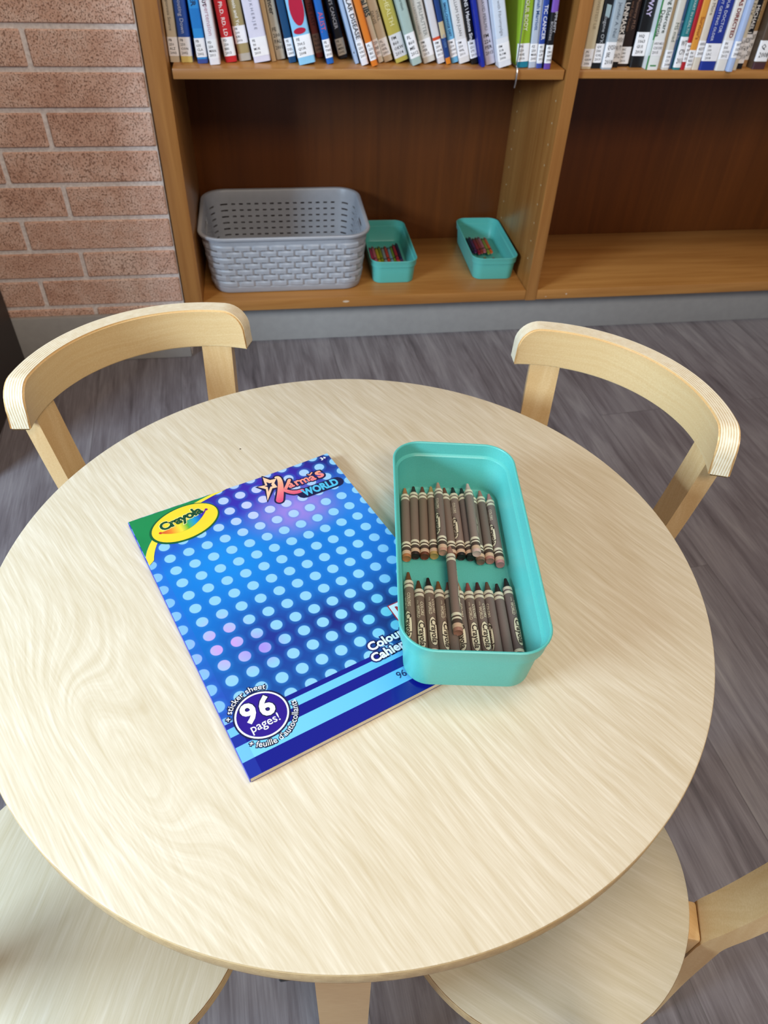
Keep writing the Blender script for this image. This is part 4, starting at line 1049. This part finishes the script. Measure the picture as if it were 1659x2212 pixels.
def title(bm, f):
    # star
    st = [(119.0, 262.0), (126.2, 260.8), (128.6, 272.4), (133.2, 265.4), (139.4, 264.4), (134.8, 259.4), (135.2, 252.8), (130.2, 253.6), (119.4, 240.0), (124.6, 255.4)]
    cxs = sum(p[0] for p in st)/10; cys = sum(p[1] for p in st)/10
    def grow(p, g): d = math.hypot(p[0]-cxs, p[1]-cys); return (cxs+(p[0]-cxs)*(1+g/d), cys+(p[1]-cys)*(1+g/d))
    for i in range(10):
        poly(bm, f, [grow(st[i], 2.6), grow(st[(i+1) % 10], 2.6), (cxs, cys)], 0, 2)
        poly(bm, f, [st[i], st[(i+1) % 10], (cxs, cys)], 2, 3)
    inn = [(cxs+(p[0]-cxs)*.42, cys+(p[1]-cys)*.42) for p in st]
    for i in range(10): poly(bm, f, [inn[i], inn[(i+1) % 10], (cxs, cys)], 0, 4)
    # big initial letter built from two brush strokes
    def stroke(path, ws, mi, l, g=0.0):
        n = len(path)
        for i in range(n-1):
            (x0, y0), (x1, y1) = path[i], path[i+1]; dx, dy = x1-x0, y1-y0; q = math.hypot(dx, dy) or 1
            nx, ny = -dy/q, dx/q; w0, w1 = ws[i]+g, ws[i+1]+g
            poly(bm, f, [(x0+nx*w0, y0+ny*w0), (x0-nx*w0, y0-ny*w0), (x1-nx*w1, y1-ny*w1), (x1+nx*w1, y1+ny*w1)], mi, l)
        for i in range(n): poly(bm, f, ell(path[i][0], path[i][1], ws[i]+g, ws[i]+g, 0, 12), mi, l)
    s1 = bez((139.6, 266.0), (144.0, 266.5), (141.0, 255.0), (129.4, 235.4), 10); s2 = bez((149.2, 256.6), (144.0, 250.0), (140.0, 246), (139.6, 246.4), 6); s3 = bez((139.0, 246.2), (143.0, 238.5), (148.0, 237.0), (153.6, 237.6), 8)
    for l, mi, g in ((2, 0, 1.6), (4, 1, 0)):
        stroke(s1, [1.4+2.0*i/10 for i in range(11)], mi, l, g); stroke(s2, [1.6]*7, mi, l, g); stroke(s3, [2.6-1.4*abs(i-4)/8 for i in range(9)], mi, l, g)
    for l, mi, b in ((2, 0, .12), (5, 1, .03)):
        for ch_, x_, y_, sz, rr_ in (('a', 144.6, 246.0, 13.5, 3), ('r', 151.6, 245.8, 13.5, 4), ('m', 156.6, 245.4, 13.0, 3), ('a', 166.8, 244.8, 13.5, 4), ('s', 174.8, 245.0, 19.0, 8)):
            ptext(bm, f, ch_, sz, x_, y_, R(rr_), mi, l, bold=b)
        stroke([(172.4, 255.4), (169.4, 253.2), (168.0, 254.6)], [.7, .7, .6], mi, l, 1.2 if mi == 0 else 0)
    stroke([(153.5, 233.2), (187.8, 232.4)], [6.6, 6.4], 0, 2)
    w_ = text_width('WORLD', .0125, bold=.05)*1000
    ptext(bm, f, 'WORLD', 12.5, 152.4, 229.3, R(-1.5), 3, 6, sx=36.0/w_, bold=.05)
flat('title_lettering', title, [NV_, TG, PC, CY])
WH, PU = P('#f3f5fb', .3), P('#2b1288', .3)
def pages_badge(bm, f):
    cx_, cy_ = 25.8, 39.6
    poly(bm, f, ell(cx_, cy_, 20.4, 19.6, 0), 2, 1); poly(bm, f, ell(cx_, cy_, 19.2, 18.4, 0), 0, 2); poly(bm, f, ell(cx_, cy_, 17.9, 17.1, 0), 1, 3)
    def arc(text, size, rad, a_mid, outward, span=None):
        for l, mi, b in ((0, 2, .11), (5, 0, .004)):
            w_ = text_width(text, size*mm, bold=.012)*1000
            def fn(x, y):
                x *= 1000; y *= 1000
                if outward: a = a_mid - (x-w_/2)/rad; r_ = rad + y
                else: a = a_mid + (x-w_/2)/rad; r_ = rad - y
                return f((cx_+r_*math.cos(a))*mm, (cy_+r_*.965*math.sin(a))*mm, l)
            add_text(bm, text, size*mm, fn, mi, bold=b)
    arc('+ sticker sheet', 6.4, 21.2, R(113), True)
    arc("+ feuille d'autocollants", 6.6, 25.6, R(-68), False)
    ptext(bm, f, '9', 22, 12.6, 37.2, R(-1), 2, 4, bold=.07); ptext(bm, f, '6', 22, 25.4, 37.2, R(-1), 2, 4, bold=.07)
    ptext(bm, f, '9', 22, 12.6, 37.2, R(-1), 0, 6, bold=.035); ptext(bm, f, '6', 22, 25.4, 37.2, R(-1), 0, 6, bold=.035)
    w_ = text_width('pages!', .010, bold=.02)*1000
    ptext(bm, f, 'pages!', 9.5, 14.0, 29.4, R(0), 0, 6, sx=23.0/w_, bold=.006)
flat('page_count_badge', pages_badge, [WH, PU, NV_])
def words(bm, f):
    for l, mi, b in ((2, 1, .14), (4, 0, .035)):
        ptext(bm, f, 'Colouring book', 10.5, 119.2, 48.4, R(2), mi, l, bold=b)
        ptext(bm, f, 'Cahier \u00e0 colorier', 10.5, 116.4, 38.4, R(2), mi, l, bold=b)
    ptext(bm, f, '96', 8.5, 125.2, 17.0, 0, 1, 3, sx=.9)
flat('subtitle_lettering', words, [WH, P('#1a2260', .3)])
def age(bm, f): ptext(bm, f, '3+', 5.6, 188.6, 266.8, 0, 0, 3, bold=.03)
flat('age_mark', age, [WH])
def nbox(bm, f):
    poly(bm, f, [(152.6, 62.8), (176, 62.8), (176, 80.2), (152.6, 80.2)], 1, 2); poly(bm, f, [(153.5, 63.7), (175, 63.7), (175, 79.3), (153.5, 79.3)], 0, 3)
    ptext(bm, f, 'N', 14, 156.6, 66.6, 0, 1, 4, bold=.02)
flat('publisher_box', nbox, [WH, P('#c62a30', .3)])

# small dark fleck on the table top
bm = bmesh.new(); lathe(bm, [(.0008, 0), (.0006, .0003)], 8); o = link('crumb', bm, P('#3a2f28')); o.location = (-.094, .178, H+.0001); tag(o, 'tiny dark crumb on the table top beyond the colouring book', 'crumb')
